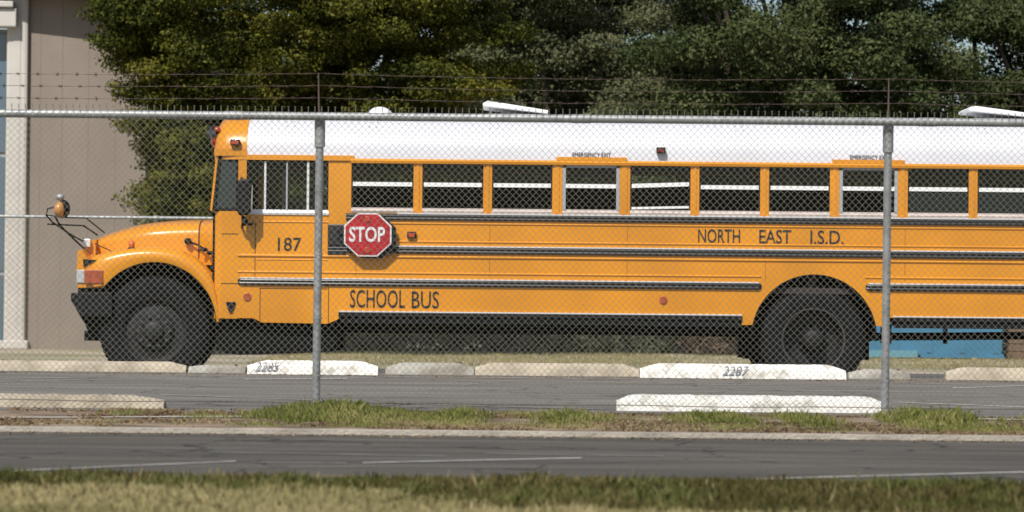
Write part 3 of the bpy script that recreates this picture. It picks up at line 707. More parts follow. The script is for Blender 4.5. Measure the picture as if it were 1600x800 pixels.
# wheels
def wheel(px, yd, dual, flip):
    cx, cz = bx(px), zz(yd); R_ = cz-DZ
    y0 = YF+.045
    k = R_/.525
    dish = .0 if not dual else .11
    prof = [(y0+.05,.30*k),(y0+.012,.315*k),(y0,.36*k),(y0-.004,.42*k),(y0+.012,.485*k),(y0+.03,.512*k),(y0+.05,.525*k),(y0+.23,.525*k),(y0+.26,.50*k),(y0+.275,.42*k),(y0+.27,.33*k),(y0+.23,.30*k)]
    mb = MB().lathe(cx, cz, prof, 56)
    if flip: mb.flip()
    ty = mb.build('wheel', M['rubber'], bus, smooth=True, ang=50)
    tr = MB()
    for i in range(64):                                            # tread blocks on the shoulder
        a = 2*PI*i/64; u = Vector((math.cos(a),0,math.sin(a))); t_ = Vector((-math.sin(a),0,math.cos(a)))
        for (ya, yb, sh) in ((.03,.12,0),(.15,.25,.5)):
            c = Vector((cx,0,cz))+u*.524*k; aa = []
            for s1 in (-.017, .017):
                for yy in (ya, yb):
                    for h_ in (-.01, .004): aa.append(c+t_*(s1+sh*.02)+u*h_+Vector((0,y0+yy,0)))
            tr.add(aa, [(0,1,3,2),(4,6,7,5),(0,4,5,1),(2,3,7,6),(0,2,6,4),(1,5,7,3)])
    if flip: tr.flip()
    tr.build('tread', M['rubber'], ty, kind='stuff')
    dy = .10 if dual else .015                                      # dual wheels dish inwards, front wheel outwards
    if dual: rp = [(y0+.02,.318*k),(y0+.008,.305*k),(y0+.03,.285*k),(y0+.17,.26*k),(y0+.18,.15*k),(y0+.13,.12*k),(y0+.04,.10*k),(y0+.03,.001)]
    else: rp = [(y0+.02,.318*k),(y0+.008,.305*k),(y0+.03,.29*k),(y0+.06,.27*k),(y0+.05,.20*k),(y0+.015,.17*k),(y0+.01,.10*k),(y0-.02,.085*k),(y0-.035,.06*k),(y0-.04,.001)]
    mb = MB().lathe(cx, cz, rp, 40)
    if flip: mb.flip()
    rim = mb.build('rim', M['rim'] if dual else M['front_rim'], ty, smooth=True, ang=40)
    mb = MB().lathe(cx, cz, [(y0+.022,.322*k),(y0+.002,.316*k),(y0+.004,.306*k),(y0+.02,.302*k)], 48)
    if flip: mb.flip()
    mb.build('rim_edge', M['rim_edge'] if dual else M['rim'], ty, smooth=True)
    for i in range(10):
        a = 2*PI*i/10; r_ = .145*k if not dual else .135*k; yy = y0+.005 if not dual else y0+.15
        mb = MB().disc(cx+r_*math.cos(a), yy-.02, yy+.03, cz+r_*math.sin(a), .016, 6)
        if flip: mb.flip()
        mb.build('lug_nut', M['rim_edge'] if not dual else M['rim'], ty)
    hb_ = M['galv'] if not dual else M['rim']
    mb = MB().lathe(cx, cz, [(y0-.01,.088*k),(y0-.045,.083*k),(y0-.055,.06*k),(y0-.056,.001)] if not dual else [(y0+.06,.09*k),(y0+.0,.085*k),(y0-.01,.06*k),(y0-.011,.001)], 20)
    if flip: mb.flip()
    mb.build('hub_cap', M['rim'] if dual else M['front_rim'], ty, smooth=True)
    if dual:
        mb = MB().lathe(cx, cz, [(y+.33, r) for y, r in prof], 48)
        if flip: mb.flip()
        mb.build('inner_tyre', M['rubber'], ty, smooth=True)
for fl in (False, True):
    wheel(241 if not fl else 221, 522.5, False, fl); wheel(1273, 526.5, True, fl)
# chassis below: rails, battery box, tank, shaft, axles, exhaust, mud flaps
mb = MB()
for y in (YC-.45, YC+.40): mb.box(bx(150), bx(1350), y, y+.08, zz(524), zz(480)); mb.box(bx(1350), bx(1860), y, y+.08, zz(504), zz(480))
for px in range(200, 1850, 110): mb.box(bx(px), bx(px)+.08, YC-.4, YC+.4, zz(504), zz(484))
mb.build('chassis_rail', M['dark'], bus)
MB().prism([(bx(336),zz(502)),(bx(527),zz(502)),(bx(527),zz(541)),(bx(516),zz(553)),(bx(372),zz(559)),(bx(350),zz(556)),(bx(338),zz(549))], YF+.10, YF+.62).build('battery_box', M['dark'], bus, bevel=.012)
MB().box(bx(345), bx(520), YF+YW-.5, YF+YW-.05, zz(555), zz(495)).build('entry_step', M['dark'], bus)
MB().box(bx(545), bx(1160), YF+.25, YF+.60, zz(521), zz(492)).build('fuel_tank', M['dark'], bus, bevel=.03)
MB().tube([(bx(300),YC,zz(508)),(bx(1273),YC,zz(520))], .05, 10).build('drive_shaft', M['dark'], bus)
for px in (241, 1273): MB().tube([(bx(px),YF+.2,zz(522)),(bx(px),YF+YW-.2,zz(522))], .07, 10).build('axle', M['dark'], bus)
MB().ellipsoid((bx(1273),YC,zz(522)), (.2,.2,.2), 12, 8).build('differential', M['dark'], bus, smooth=True)
MB().tube([(bx(1340),YF+.5,zz(522)),(bx(1500),YF+.5,zz(520)),(bx(1700),YF+.5,zz(516)),(bx(1880),YF+.5,zz(514))], .042, 10).build('exhaust_pipe', M['dark'], bus, smooth=True)
for px in (1489, 1690): MB().box(bx(px)-.015, bx(px)+.015, YF+.44, YF+.56, zz(532), zz(492)).build('exhaust_hanger', M['dark'], bus)
MB().box(bx(1389), bx(1396), YF+.10, YF+.65, zz(532), zz(502)).build('mud_flap', M['black'], bus)
MB().box(bx(1389), bx(1396), YF+.10, YF+.65, zz(532), zz(502)).flip().build('mud_flap', M['black'], bus)
# floor, firewall, rear wall, rear bumper
MB().box(bx(345), XR-.03, YF+.05, YF+YW-.05, zz(455), zz(445)).build('floor', M['seat'], bus)
MB().box(bx(331), bx(345), YF+.06, YF+YW-.06, zz(500), zz(336)).build('firewall', M['dark'], bus)
pts = [(y, z) for y, z in roof_prof(.0)]
rear = MB(); rear.prism_x([(Y0+.0,zz(491))]+[(y,z) for y,z in pts]+[(Y0+YW,zz(491))], XR, XR+.06)
rw = rear.build('rear_wall', M['orange'], bus)
for y0, y1 in ((Y0+.25, YC-.42),(YC-.33,YC+.33),(YC+.42,Y0+YW-.25)):
    MB().box(XR+.055, XR+.066, y0, y1, zz(335), zz(262)).build('rear_pane', M['glass_dark'], rw)
MB().box(XR+.06, XR+.25, Y0-.02, Y0+YW+.02, zz(520), zz(492)).build('rear_bumper', M['black'], bus, bevel=.02)
for y in (Y0+.2, Y0+.45, Y0+YW-.2, Y0+YW-.45):
    mb = MB(); mb.box(XR+.058, XR+.085, y-.08, y+.08, zz(430), zz(410)); mb.build('tail_lamp', M['lampred'], rw, bevel=.01)
# seats, driver's seat, wheel
for i in range(12):
    for s in (0, 1):
        x = bx(600)+i*.70+.04; ya, yb = (Y0+.12, Y0+1.02) if s == 0 else (Y0+YW-1.02, Y0+YW-.12)
        zt = zz(293)-.06
        mb = MB().prism([(x,zz(450)),(x+.10,zz(450)),(x+.22,zt-.05),(x+.20,zt),(x+.14,zt),(x+.10,zt-.05)], ya, yb)
        mb.prism([(x-.42,1.18),(x+.06,1.14),(x+.06,1.27),(x-.42,1.31)], ya, yb)
        mb.build('bench_seat', M['seat'], bus, bevel=.015)
MB().prism([(bx(470),1.0),(bx(487),1.0),(bx(500),1.72),(bx(492),1.86),(bx(480),1.86),(bx(476),1.3)], Y0+.35, Y0+.85).build('driver_seat', M['seat'], bus, bevel=.02)
sw = MB(); n = 24
sw.tube([(bx(405)+.17*math.sin(2*PI*i/n)*.5, Y0+.62+.22*math.cos(2*PI*i/n), 1.50+.17*math.sin(2*PI*i/n)) for i in range(n+1)], .014, 6)
sw.build('steering_wheel', M['black'], bus, smooth=True)
# roof hatches and vent
def hatch(px0, px1, open_, tilt_px):
    x0, x1 = gx(px0, 31.15), gx(px1, 31.15); z0 = 2.575
    fr = MB().prism([(x0+.0,z0-.02),(x0+.02,z0+.055),(x1-.02,z0+.055),(x1,z0-.02)], YC-.34, YC+.34).build('hatch_frame', M['hatchw'], bus, bevel=.012)
    t = .035; za = z0+.07+open_
    MB().prism([(x0-.03,za),(x1+.0,z0+.062),(x1+.01,z0+.062+t),(x0+.02,za+t+.02),(x0-.03,za+.03)], YC-.36, YC+.36).build('hatch_lid', M['hatchw'], fr, bevel=.01)
    if open_ > .03:
        mb = MB()
        for y in (YC-.28, YC+.26): mb.tube([(x0+.06,y,z0+.05),(x0+.04,y,za+.01)], .01, 6)
        mb.build('hatch_strut', M['galv'], fr)
    return fr
hatch(757, 853, .065, 0); hatch(1510, 1620, .062, 0)
v = MB().ellipsoid((gx(591.5,31.2), YC, 2.60), (22/S, .20, .115), 20, 10).build('roof_vent', M['hatchw'], bus, smooth=True)

# ------------------------------------------------------------------ FRONT FENCE
FD = 19.5
def fz(yd): return H+(460-yd)*FD/FPX
FX = [gx(p, FD) for p in (-392, 497, 1388, 2279)]
zr = fz(184.5)
fence = thing('chain_link_fence', 'near chain-link fence topped with three strands of barbed wire on the grass verge', 'fence', (0, FD, 0))
def mesh_wires(x0, x1, z0, z1, a, h, r, D, parent, m, twist=True):
    n = int((x1-x0)/a); k = int(round((z1-z0)/(h/2)))
    j = np.arange(k+1); V = []; F = []
    ring = np.array([[0, 1], [.87, -.5], [-.87, -.5]])*r
    for i in range(n):
        lo, hi = x0+i*a, x0+(i+1)*a
        x = np.where((j+i) % 2 == 0, lo-r*.3, hi+r*.3); z = z1-j*(h/2)
        y = D+np.where((j) % 2 == 0, r*.9, -r*.9)
        x = x+.005*np.sin(2.1*z+1.3*x)+.0022*np.sin(9*x+5*z); z = z+.006*np.sin(1.7*x+2.3*z)+.002*np.sin(11*x); y = y+.008*np.sin(2.3*x)*np.sin(1.9*z)
        P = np.stack([x, y, z], 1)
        if twist:   # twisted tips above the pipe
            P = np.vstack([[P[0,0]+((i % 2)*2-1)*.004, D, z1+.040], [P[0,0]-((i % 2)*2-1)*.002, D+.002, z1+.024], P])
        kk = len(P)
        nx = np.zeros_like(P); nx[:,0] = 1
        v = np.repeat(P, 3, 0); v[:,0] += np.tile(ring[:,0], kk)*1.15; v[:,1] += np.tile(ring[:,1], kk)
        b = len(V)*0 + i*kk*3
        base = b+np.arange(kk-1)[:,None]*3
        q = np.concatenate([np.stack([base[:,0]+t, base[:,0]+(t+1)%3, base[:,0]+3+(t+1)%3, base[:,0]+3+t], 1) for t in range(3)])
        V.append(v); F.append(q)
    return raw('mesh_wire', np.vstack(V), np.vstack(F), m, parent, kind='stuff')
mesh_wires(FX[0], FX[3], fz(634), zr+.022, 5.25/240, 11/240, .0016, FD-.034, fence, M['wire'])
mb = MB().tube([(FX[0]-.2,FD,zr),(FX[3]+.2,FD,zr)], .027, 14); mb.build('top_rail', M['galv'], fence, smooth=True)
for i in range(6):
    x = FX[0]+(i+.37)*6.1*.37
    MB().tube([(x,FD,zr),(x+.12,FD,zr)], .0295, 14).build('rail_sleeve', M['galv'], fence, smooth=True)
for x in FX:
    p = MB().tube([(x-.008,FD+.055,-.1),(x,FD+.055,fz(196))], .026, 16).build('post', M['galv'], fence, smooth=True)
    MB().tube([(x,FD+.055,fz(232)),(x,FD+.055,fz(195))], .035, 16).build('post_sleeve', M['galv'], p, smooth=True)
    MB().ellipsoid((x,FD+.04,fz(193)), (.036,.042,.026), 14, 8).build('post_cap', M['galv'], p, smooth=True)
    MB().tube([(x,FD+.03,fz(190)),(x-.005,FD+.01,fz(168)),(x-.008,FD-.02,fz(117))], [.008,.007,.004], 8).build('barb_arm', M['rust'], p)
    for yd in (300, 400, 500, 590):
        mbt = MB().lathe(0,0,[(0,.039),(0,.039)],4)
        mb = MB(); z = fz(yd)
        secs = [[(x+  .029*math.cos(t*2*PI/14), FD+.055+.029*math.sin(t*2*PI/14), z+d) for t in range(14)] for d in (-.006,.006)]
        mb.loft(secs, True); mb.build('tie_band', M['galv'], p)
rnd = random.Random(5)
for yd, y in ((118, FD-.02), (136.5, FD-.01), (155.5, FD)):
    pts = []; n = 120
    for i in range(n+1):
        x = FX[0]+(FX[3]-FX[0])*i/n; u = ((x-FX[1])/(FX[2]-FX[1])) % 1
        pts.append((x, y, fz(yd)-.02*4*u*(1-u)+rnd.uniform(-.0015,.0015)))
    b = MB().tube(pts, .0011, 5)
    b.tube([(p[0], p[1]+.002*math.sin(i*1.7), p[2]+.002*math.cos(i*1.7)) for i, p in enumerate(pts)], .0009, 4)
    bw = b.build('barbed_wire', M['rust'], fence)
    bb = MB(); x = FX[0]+rnd.uniform(0,.1)
    while x < FX[3]:
        u = ((x-FX[1])/(FX[2]-FX[1])) % 1; z = fz(yd)-.02*4*u*(1-u)
        for s in (-1, 1):
            a = rnd.uniform(.5, 1.2)
            bb.tube([(x-.012*s*math.cos(a), y+.01, z-.014*math.sin(a)), (x+.012*s*math.cos(a), y-.01, z+.014*math.sin(a))], .0018, 4)
        bb.tube([(x-.012,y,z),(x+.012,y,z)], .0028, 5)
        x += rnd.uniform(.115,.135)
    bb.build('barb', M['rust'], bw, kind='stuff')
MB().tube([(FX[0]+(FX[3]-FX[0])*i/40, FD, fz(632)+.004*math.sin(i*1.3)) for i in range(41)], .003, 6).build('tension_wire', M['rust'], fence)

# ------------------------------------------------------------------ BACK FENCE behind the bus
BD = 38.8; bzr = gz(345.5, BD)
back = thing('chain_link_fence', 'far chain-link fence with thin top pipe running behind the bus', 'fence', (0, BD, DZ))
mesh_wires(-8.5, 9.5, DZ+.03, bzr+.01, .035, .07, .0018, BD-.03, back, M['wire'], twist=False)
MB().tube([(-8.6,BD,bzr),(9.6,BD,bzr)], .021, 10).build('top_rail', M['galv'], back, smooth=True)
for x in (-8.55, -4.62, -2.52, 3.92, 6.7, 9.55):
    MB().tube([(x,BD+.05,DZ-.1),(x,BD+.05,bzr+.03)], .03, 10).build('post', M['galv'], back, smooth=True)

# ------------------------------------------------------------------ building at the left
BY = 48.0
def lx(px): return gx(px, BY)
bld = thing('stucco_building', 'taupe stucco building with white corner column and dark red roof edge at the far left', 'building', (lx(60), BY, DZ))
mb = MB().prism([(lx(26),DZ),(lx(226),DZ),(lx(226),gz(24,BY)),(lx(26),gz(0,BY)+.25)], BY, BY+.3); mb.build('wall', M['stucco'], bld)
mb = MB().box(lx(226)-.3, lx(226), BY+.3, BY+12, DZ, gz(24,BY)); mb.build('side_wall', M['stucco'], bld)
MB().box(lx(-500), lx(-60), BY, BY+.3, DZ, 6.4).build('wall', M['stucco'], bld)
MB().box(lx(-60), lx(26), BY+.10, BY+.3, gz(30,BY), 6.4).build('wall', M['stucco'], bld)
for x in (lx(60),lx(94),lx(135),lx(178)): MB().box(x-.006, x+.006, BY-.004, BY+.001, DZ, gz(8,BY)).build('wall_joint', mat('joint_shade', (.252,.211,.179), rough=1), bld)
col = MB().box(lx(8), lx(42), BY-.12, BY-.01, DZ+.1, 6.2).build('corner_column', M['trim'], bld, bevel=.05)
MB().box(lx(3), lx(47), BY-.16, BY-.01, DZ, DZ+.14).build('column_base', M['trim'], col, bevel=.02)
MB().box(lx(20), lx(30), BY-.128, BY-.11, DZ+.1, 6.1).build('column_groove', M['trim'], col)
MB().box(lx(-330), lx(26), BY-.30, BY+.02, gz(44,BY,20), gz(15,BY,20)).build('porch_beam', M['trim'], bld, bevel=.02)
MB().box(lx(-330), lx(22), BY-.36, BY+.06, gz(14,BY,20), gz(4,BY,20)).build('beam_moulding', M['trim'], bld, bevel=.02)
f = MB().box(lx(-60), lx(26), BY+.14, BY+.2, DZ, gz(52,BY)).build('window_frame', M['greyframe'], bld)
for a, b in ((-56,-20),(-16,22)):
    for z0, z1 in ((DZ+.1,1.0),(1.08,2.9),(2.98,gz(60,BY))): MB().box(lx(a), lx(b), BY+.11, BY+.145, z0, z1).build('pane', M['bluewin'], f)
za, zb = gz(-14,BY,20), gz(16,BY,200)
MB().prism([(lx(-100),gz(-19,BY)),(lx(262),gz(21,BY)),(lx(262),gz(12,BY)),(lx(-100),gz(-28,BY))], BY-.5, BY+.3).build('fascia', M['fascia'], bld)
MB().prism([(lx(-100),gz(-28,BY)+.005),(lx(268),gz(12,BY)+.005),(lx(268),gz(6,BY)),(lx(-100),gz(-34,BY))], BY-.55, BY+12).build('roof', M['roofm'], bld)
MB().box(lx(-500), lx(226), BY+12, BY+12.2, DZ, 5.2).build('wall', M['stucco'], bld)

# blue dumpster behind the bus
DD = 47.0
dx0, dx1 = gx(1335, DD), gx(1572, DD); dh = 1.35
dump = thing('dumpster', 'blue steel dumpster on the ground behind the rear end of the bus', 'dumpster', ((dx0+dx1)/2, DD, DZ))
MB().prism([(dx0+.05,DZ+.05),(dx1-.05,DZ+.05),(dx1,dh),(dx0,dh)], DD, DD+1.6).build('bin_body', M['dump'], dump, bevel=.02)
for k in range(5):
    x = dx0+.15+(dx1-dx0-.3)*k/4
    MB().box(x-.04, x+.04, DD-.015, DD+.02, DZ+.1, dh-.1).build('rib', M['dump'], dump)
MB().box(dx0-.04, dx1+.04, DD-.06, DD+1.66, dh-.08, dh).build('rim_rail', M['dump'], dump)
MB().box(dx0+.02, dx0+1.0, DD-.04, DD+.02, DZ+.02, DZ+.13).build('base_skid', M['dump_l'], dump)
MB().box(dx0+1.05, dx1-.02, DD-.02, DD+.02, DZ+.02, DZ+.08).build('base_skid', M['dump'], dump)
MB().prism([(dx0-.02,dh+.002),(dx1+.02,dh+.002),(dx1-.1,dh+.12),(dx0+.1,dh+.12)], DD-.02, DD+1.62).build('lid', M['black'], dump, bevel=.02)
# stack of brown timber at its right
tx = gx(1578, DD)
pal = thing('timber_stack', 'brown stacked timber standing right of the blue dumpster', 'timber', (tx, DD, DZ))
for k in range(7): MB().box(tx+.01*(k%3), tx+1.5-.03*(k%2), DD+.1, DD+.9, DZ+.01+k*.12, DZ+.12+k*.12).build('plank', M['brown'], pal, bevel=.008)

# ------------------------------------------------------------------ trees and shrubs
def leaves(blobs, n, size, rng, flat=.55):
    """leaf clumps: n rhombic leaves spread in the shells of the blobs; blobs: rows x,y,z,r"""
    B = np.asarray(blobs); wgt = B[:,3]**2; idx = rng.choice(len(B), n, p=wgt/wgt.sum())
    d = rng.normal(size=(n,3)); d /= np.linalg.norm(d, axis=1)[:,None]
    rad = B[idx,3]*(rng.random(n)**.35)*rng.uniform(.75,1.12,n)
    c = B[idx,:3]+d*rad[:,None]*np.array([1,1,flat])
    nrm = d*.6+rng.normal(size=(n,3))*.6+np.array([0,-.15,.5]); nrm /= np.linalg.norm(nrm, axis=1)[:,None]
    t = np.cross(nrm, rng.normal(size=(n,3))); t /= np.linalg.norm(t, axis=1)[:,None]; b = np.cross(nrm, t)
    s = size*rng.uniform(.6,1.4,n)[:,None]
    V = np.stack([c-t*s, c-b*s*.5+nrm*s*.1, c+t*s, c+b*s*.5+nrm*s*.1], 1).reshape(-1,3)
    return V, np.arange(n*4).reshape(-1,4)
def tree(label, x, y, crown, m, seed, n=36000, size=.075, nb=110, br=(.35,.75), name='oak_tree', trunk_r=.22, group='trees behind the bus', flat=.55):
    rng = np.random.default_rng(seed)
    r = thing(name, label, 'tree', (x, y, DZ), group)
    blobs = []
    tot = sum(c[3]*c[4]*c[5] for c in crown)
    for cx, cy, cz, rx, ry, rz in crown:
        k = max(16, int(nb*rx*ry*rz/tot)); 
        for _ in range(k):
            d = rng.normal(size=3); d /= np.linalg.norm(d); q = rng.random()**.40
            blobs.append((cx+d[0]*rx*q, cy+d[1]*ry*q, cz+d[2]*rz*q, rng.uniform(*br)))
    V, F = leaves(blobs, n, size, rng, flat)
    raw('crown', V, F, m, r)
    top = crown[0][2]; mb = MB()
    tx_, ty_ = x, y
    path = [(x,y,DZ-.1),(x+.05,y,DZ+.6),(x-.06,y+.1,DZ+1.4),((x+crown[0][0])/2,(y+crown[0][1])/2,(DZ+top)*.55),(crown[0][0],crown[0][1],top)]
    mb.tube(path, [trunk_r*1.35,trunk_r,trunk_r*.9,trunk_r*.6,trunk_r*.2], 10)
    mb.build('trunk', M['bark'], r, smooth=True)
    for _ in range(12):
        bl = blobs[rng.integers(len(blobs))]; s = Vector(path[2]).lerp(Vector(path[3]), rng.random())
        e = Vector(bl[:3]); mid = s.lerp(e, .5)+Vector((rng.normal()*.2, rng.normal()*.2, -.15))
        MB().tube([s, mid, e], [trunk_r*.4, trunk_r*.25, trunk_r*.08], 6).build('limb', M['bark'], r, smooth=True)
    return r
def Xp(px, D): return gx(px, D)
D1 = 44.5
tree('big olive-green tree at left in front of the stucco building, reaching behind the bus nose', Xp(420,D1), D1+1,
     [(Xp(452,D1),D1+1,5.6,3.0,2.3,2.25),(Xp(330,D1),D1+.5,2.85,.95,1.4,1.15),(Xp(480,D1),D1+.8,3.0,1.7,1.6,1.2),(Xp(640,D1),D1+1,4.2,1.7,1.8,2.2),(Xp(215,D1),D1+.5,4.5,.62,.9,1.15),(Xp(262,D1),D1+.4,1.5,.42,.9,1.0),(Xp(280,D1),D1+.6,2.5,.55,.9,1.2),(Xp(300,D1),D1+.4,3.3,.75,.9,.7),(Xp(290,D1),D1+.5,2.2,.62,1.0,1.3),(Xp(320,D1),D1+.5,1.5,.7,.9,1.0),(Xp(192,D1),D1+.5,4.75,.5,.9,.6),(Xp(250,D1),D1+.6,3.4,.5,.9,.6)], M['leaf_a'], 3, n=300000, nb=380, size=.034, br=(.30,.62), flat=.42)
D2 = 49
tree('grey-green tree with soft loose foliage behind the middle of the bus', Xp(900,D2), D2+1,
     [(Xp(930,D2),D2+1,5.2,2.8,2.2,2.6),(Xp(790,D2),D2+1,3.4,1.3,1.5,1.7),(Xp(1040,D2),D2+.5,3.0,1.7,1.6,1.5)], M['leaf_b'], 5, n=220000, nb=200, size=.034, br=(.35,.75), flat=.45)
D3 = 46
tree('dark green tree with gaps of sky behind the right half of the bus', Xp(1260,D3), D3+1.5,
     [(Xp(1230,D3),D3+1,5.0,2.3,2.0,2.6),(Xp(1420,D3),D3+1,3.6,1.8,1.8,1.5),(Xp(1180,D3),D3+1,2.8,1.3,1.4,1.3)], M['leaf_c'], 8, n=150000, nb=150, size=.037)
D4 = 48
tree('dark green tree at the right edge of the picture', Xp(1620,D4), D4+1.5,
     [(Xp(1660,D4),D4+1,4.6,2.0,1.8,2.0),(Xp(1500,D4),D4+1,5.4,1.5,1.6,1.4),(Xp(1560,D4),D4+1,2.6,2.0,1.8,1.1)], M['leaf_c'], 9, n=110000, nb=120, size=.037)
for i, (px, D, z, m, lab) in enumerate(((560,62,4.5,'leaf_a','farther tree seen between the olive tree and the grey-green tree'),(820,64,5.2,'leaf_c','farther dark tree behind the grey-green tree'),
        (1090,62,4.0,'leaf_b','farther pale green tree between the grey-green tree and the dark gappy tree'),(1380,66,4.2,'leaf_c','farther tree showing through the gaps of the dark tree at right'),(300,64,5.0,'leaf_c','farther dark tree behind the left olive tree'),(1720,64,4.6,'leaf_c','farther tree beyond the right edge tree'))):
    tree(lab, Xp(px,D), D, [(Xp(px,D),D,z,3.0,2,3.3 if px<1200 else 2.8),(Xp(px-60,D),D,z-2.4,2.6,1.8,1.7),(Xp(px+90,D),D,z-1.8,2.2,1.8,1.8)], M[m], 20+i, n=60000 if px < 1200 else 30000, nb=90, size=.07, br=(.5,1.0), name='background_tree', group='farther trees behind the bus')
for i, (px, wd, m, lab) in enumerate(((560,1.0,'leaf_h','grey-green shrub behind the bus, just right of the battery box'),(650,1.0,'leaf_h','rounded green shrub seen under the bus left of the middle'),(745,1.0,'leaf_h','pale green shrub seen under the middle of the bus'),
        (850,1.1,'leaf_h','low shrub seen under the bus right of the middle'),(950,1.0,'leaf_h','grey-green shrub left of the brown brush under the bus'),(1035,.8,'leaf_c','dark shrub touching the brown brush'),(1120,.7,'leaf_br','reddish brown dry brush left of the rear wheel'),
        (1210,.9,'leaf_h','green shrub hidden mostly behind the rear wheel'),(470,.9,'leaf_c','dark shrub behind the battery box'),(380,.9,'leaf_c','dark shrub below the left olive tree'),(1700,1.0,'leaf_h','shrub right of the timber stack'))):
    D = 48.6+(i%3)*.4; x = Xp(px,D); rng = np.random.default_rng(50+i)
    r = thing('shrub', lab, 'shrub', (x, D, DZ), 'shrubs behind the bus')
    bl = [(x+rng.uniform(-wd,wd)*.62, D+rng.uniform(-.4,.4), DZ+.10+rng.random()*1.35*(1 if i != 6 else .45), rng.uniform(.24,.42)) for _ in range(36)]
    V, F = leaves(bl, 15000, .042, rng, .9); V[:,2] = np.maximum(V[:,2], DZ+.01); raw('foliage', V, F, M[m], r)
    mb = MB()
    for _ in range(5): mb.tube([(x,D,DZ-.05),(x+rng.normal()*.2,D,DZ+.5),(x+rng.normal()*.4,D+rng.normal()*.2,DZ+1.1)], [.03,.02,.008], 5)
    mb.build('stem', M['bark'], r)

# ------------------------------------------------------------------ grass
def blades(name, m, xy, hts, rng, wd=.004, z=0.0, lean=.35):
    n = len(xy); a = rng.uniform(0, 2*PI, n); h_ = hts*rng.uniform(.5,1.25,n)
    w_ = wd*rng.uniform(.7,1.4,n); dx, dy = np.cos(a)*w_, np.sin(a)*w_*.4
    lx_, ly_ = rng.normal(0, lean, n)*h_, rng.normal(0, lean, n)*h_
    zv = np.full(n, z)
    V = np.stack([np.stack([xy[:,0]-dx, xy[:,1]-dy, zv-.01],1), np.stack([xy[:,0]+dx, xy[:,1]+dy, zv-.01],1),
                  np.stack([xy[:,0]+dx*.7+lx_*.4, xy[:,1]+dy+ly_*.4, zv+h_*.6],1), np.stack([xy[:,0]+lx_, xy[:,1]+ly_, zv+h_],1)],1).reshape(-1,3)
    o = raw(name, V, np.arange(n*4).reshape(-1,4), m, kind='stuff')
    return o
rng = np.random.default_rng(11)
def clumpy(n, x0, x1, y0, y1, k, s=.5):
    cx = rng.uniform(x0,x1,k); cy = rng.uniform(y0,y1,k); i = rng.integers(0,k,n)
    r = rng.normal(size=(n,2))*np.array([s, s*.35]); xy = np.stack([cx[i],cy[i]],1)+r
    xy[:,1] = np.clip(xy[:,1], y0, y1)
    return xy
# foreground verge: patches from a cheap value noise so that soil, dark grass, green and straw alternate
def vnoise(xy, fx, fy, seed):
    g = np.random.default_rng(seed).random((64,64)); u = xy[:,0]*fx+17.3; v = xy[:,1]*fy+5.1
    i, j = np.floor(u).astype(int), np.floor(v).astype(int); a, b = u-i, v-j; a = a*a*(3-2*a); b = b*b*(3-2*b)
    G = lambda p, q: g[p % 64, q % 64]
    return (G(i,j)*(1-a)+G(i+1,j)*a)*(1-b)+(G(i,j+1)*(1-a)+G(i+1,j+1)*a)*b
def field(n, x0, x1, y0, y1): return np.stack([rng.uniform(x0,x1,n), rng.uniform(y0,y1,n)],1)
def edge_y(x): return 12.28+.07*np.sin(x*2.1)+.05*np.sin(x*7.3+1)+.03*np.sin(x*17)
xy = field(170000, -4, 4, 8.6, 12.45); xy = xy[xy[:,1] < edge_y(xy[:,0])]
N1 = vnoise(xy, 1.6, 4.5, 1)*.6+vnoise(xy, 6, 14, 2)*.4; N2 = vnoise(xy, .9, 3, 3)*.65+vnoise(xy, 5, 11, 4)*.35
straw = (11.72-xy[:,1])*1.6-np.clip(xy[:,0]+1.0, 0, 1.8)*1.15+(N2-.5)*1.6
q = rng.random(len(xy)); is_s = straw+(q-.5)*.35 > .12
is_g = (~is_s) & (N1+(q-.5)*.2 > .56); is_d = (~is_s) & (~is_g) & (rng.random(len(xy)) < .75)
def hvar(p, base): return base*(.45+1.1*vnoise(p, 7, 9, 8))
p = xy[is_d]; tag(blades('roadside_grass', M['grass_d'], p, hvar(p,.036), rng), 'dark green and brown grass along the near edge of the lane', 'grass')
p = xy[is_s]; tag(blades('straw_grass', M['grass_s'], p, hvar(p,.030), rng), 'pale straw-coloured short grass in the foreground', 'grass')
p = xy[is_g]; tag(blades('roadside_grass', M['grass_m'], p, hvar(p,.036), rng), 'greener patches of grass in the foreground verge', 'grass')
xy = field(500, -4, 4, 10.5, 12.2); tag(blades('tall_grass', M['grass_s'], xy, np.full(500,.065), rng, wd=.0009, lean=.2), 'scattered thin taller grass stems across the foreground verge', 'grass')
# verge tufts at the fence (pixel ranges of the photo)
X = []; Hh = []
for p0, p1, hh, n in ((380,640,.070,17000),(655,780,.050,5000),(830,960,.045,5000),(1040,1190,.045,6500),(1210,1320,.040,3500),(1385,1590,.070,17000),(150,240,.022,1500),(1570,1720,.035,2500),(600,680,.03,2000),(760,850,.025,1500),(280,390,.02,1500),(955,1040,.02,1000)):
    a, b = gx(p0,18.4), gx(p1,18.4); u = rng.beta(1.7,1.7,n); x = a+(b-a)*u+rng.normal(0,.05,n)
    y = rng.uniform(17.15, 19.35, n)+rng.normal(0,.08,n); p = np.stack([x,y],1)
    k = vnoise(p, 3.1, 3.3, 31)*.5+vnoise(p, 9, 7, 32)*.5; keep = rng.random(n) < np.clip((k-.36)*3.6, .02, 1)
    X.append(p[keep]); Hh.append((hh*(.40+.75*np.sin(np.clip(u,0,1)*PI))*rng.uniform(.3,1.25,n)*np.clip((y-16.8)/1.4,.3,1)*(.55+k*.9))[keep])
tag(blades('verge_grass', M['grass_g'], np.vstack(X), np.concatenate(Hh)*.72, rng, wd=.003, z=.006), 'green tufts of grass growing along the foot of the near fence', 'grass')
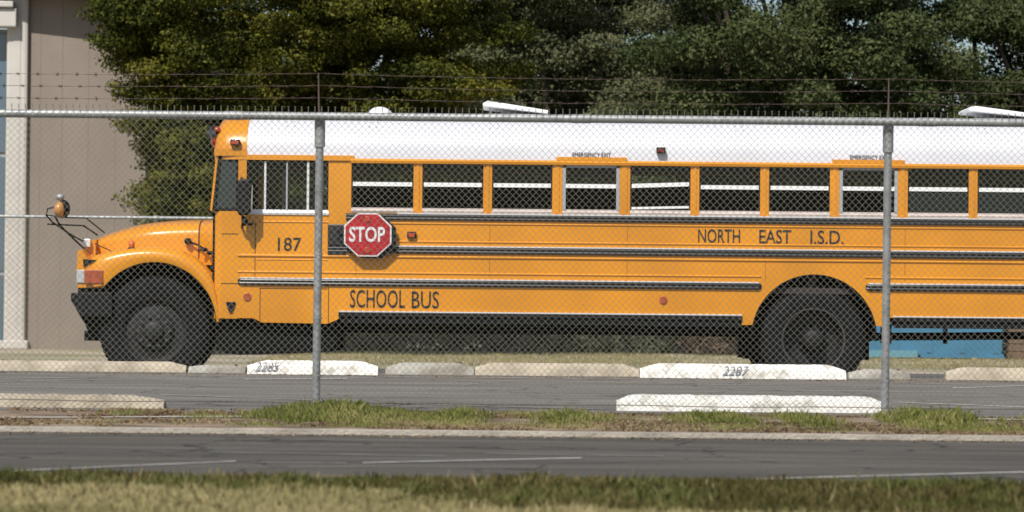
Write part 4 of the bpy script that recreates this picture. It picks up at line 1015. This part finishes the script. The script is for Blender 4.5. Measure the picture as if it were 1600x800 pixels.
xy = field(60000, -6, 6, 16.85, 19.3); kk = vnoise(xy, 2.2, 3, 41)*.55+vnoise(xy, 8, 7, 42)*.45; xy = xy[kk > .52]
tag(blades('verge_grass', M['litter'], xy, np.full(len(xy),.016), rng, wd=.004, z=.003, lean=1.2), 'thin dry grass and brown litter between the tufts at the fence', 'grass')
# rough grass beyond the bus
xy = np.stack([rng.uniform(-8,9,40000), rng.uniform(39.5,48.5,40000)],1); g = np.sin(xy[:,0]*1.3)+np.sin(xy[:,0]*.6+2) 
xy = xy[(rng.random(40000) < .25+.35*(g > -.3)) & (xy[:,0] > -3.5)]
tag(blades('rough_grass', M['grass_s'], xy, np.full(len(xy),.04), rng, wd=.008, z=DZ), 'rough pale grass on the ground beyond the bus', 'grass')
# loose grit and dead leaves in the gutter and along the edges of the lot
xy = np.vstack([np.stack([rng.uniform(-5,5,1500), 16.62-np.abs(rng.normal(0,.10,1500))],1), np.stack([rng.uniform(-5,5,700), 12.5+np.abs(rng.normal(0,.12,700))],1)])
tag(blades('gutter_debris', M['litter'], xy, np.full(len(xy),.006), rng, wd=.007, z=-.018, lean=2.0), 'loose grit and dead leaves along both edges of the lane', 'debris')
xy = np.vstack([np.stack([rng.uniform(-7,7,1500), 28.0-np.abs(rng.normal(0,.25,1500))],1), np.stack([rng.uniform(-6,6,900), 19.25+np.abs(rng.normal(0,.2,900))],1)])
tag(blades('lot_debris', M['litter'], xy, np.full(len(xy),.008), rng, wd=.009, z=.002, lean=2.0), 'loose grit and dead leaves on the worn parking lot', 'debris')
# seed stalks in front
for k, (px, top, lab) in enumerate(((345,740,'tall dry seed stalk standing up at the left of the foreground grass'),(1108,750,'dry seed stalk in the foreground grass right of the middle'))):
    D = 11.6; x = gx(px,D); r = thing('grass_stalk', lab, 'grass stalk', (x,D,0), 'dry stalks in the foreground')
    for j in (0, 1):
        x2 = x+j*.025; zt = gz(top+j*6, D)
        MB().tube([(x2,D,0),(x2+.004,D,zt*.6),(x2-.002,D,zt)], .0012, 5).build('stem', M['grass_s'], r)
        MB().ellipsoid((x2-.002,D,zt), (.004,.004,.012), 6, 5).build('seed_head', M['grass_s'], r)
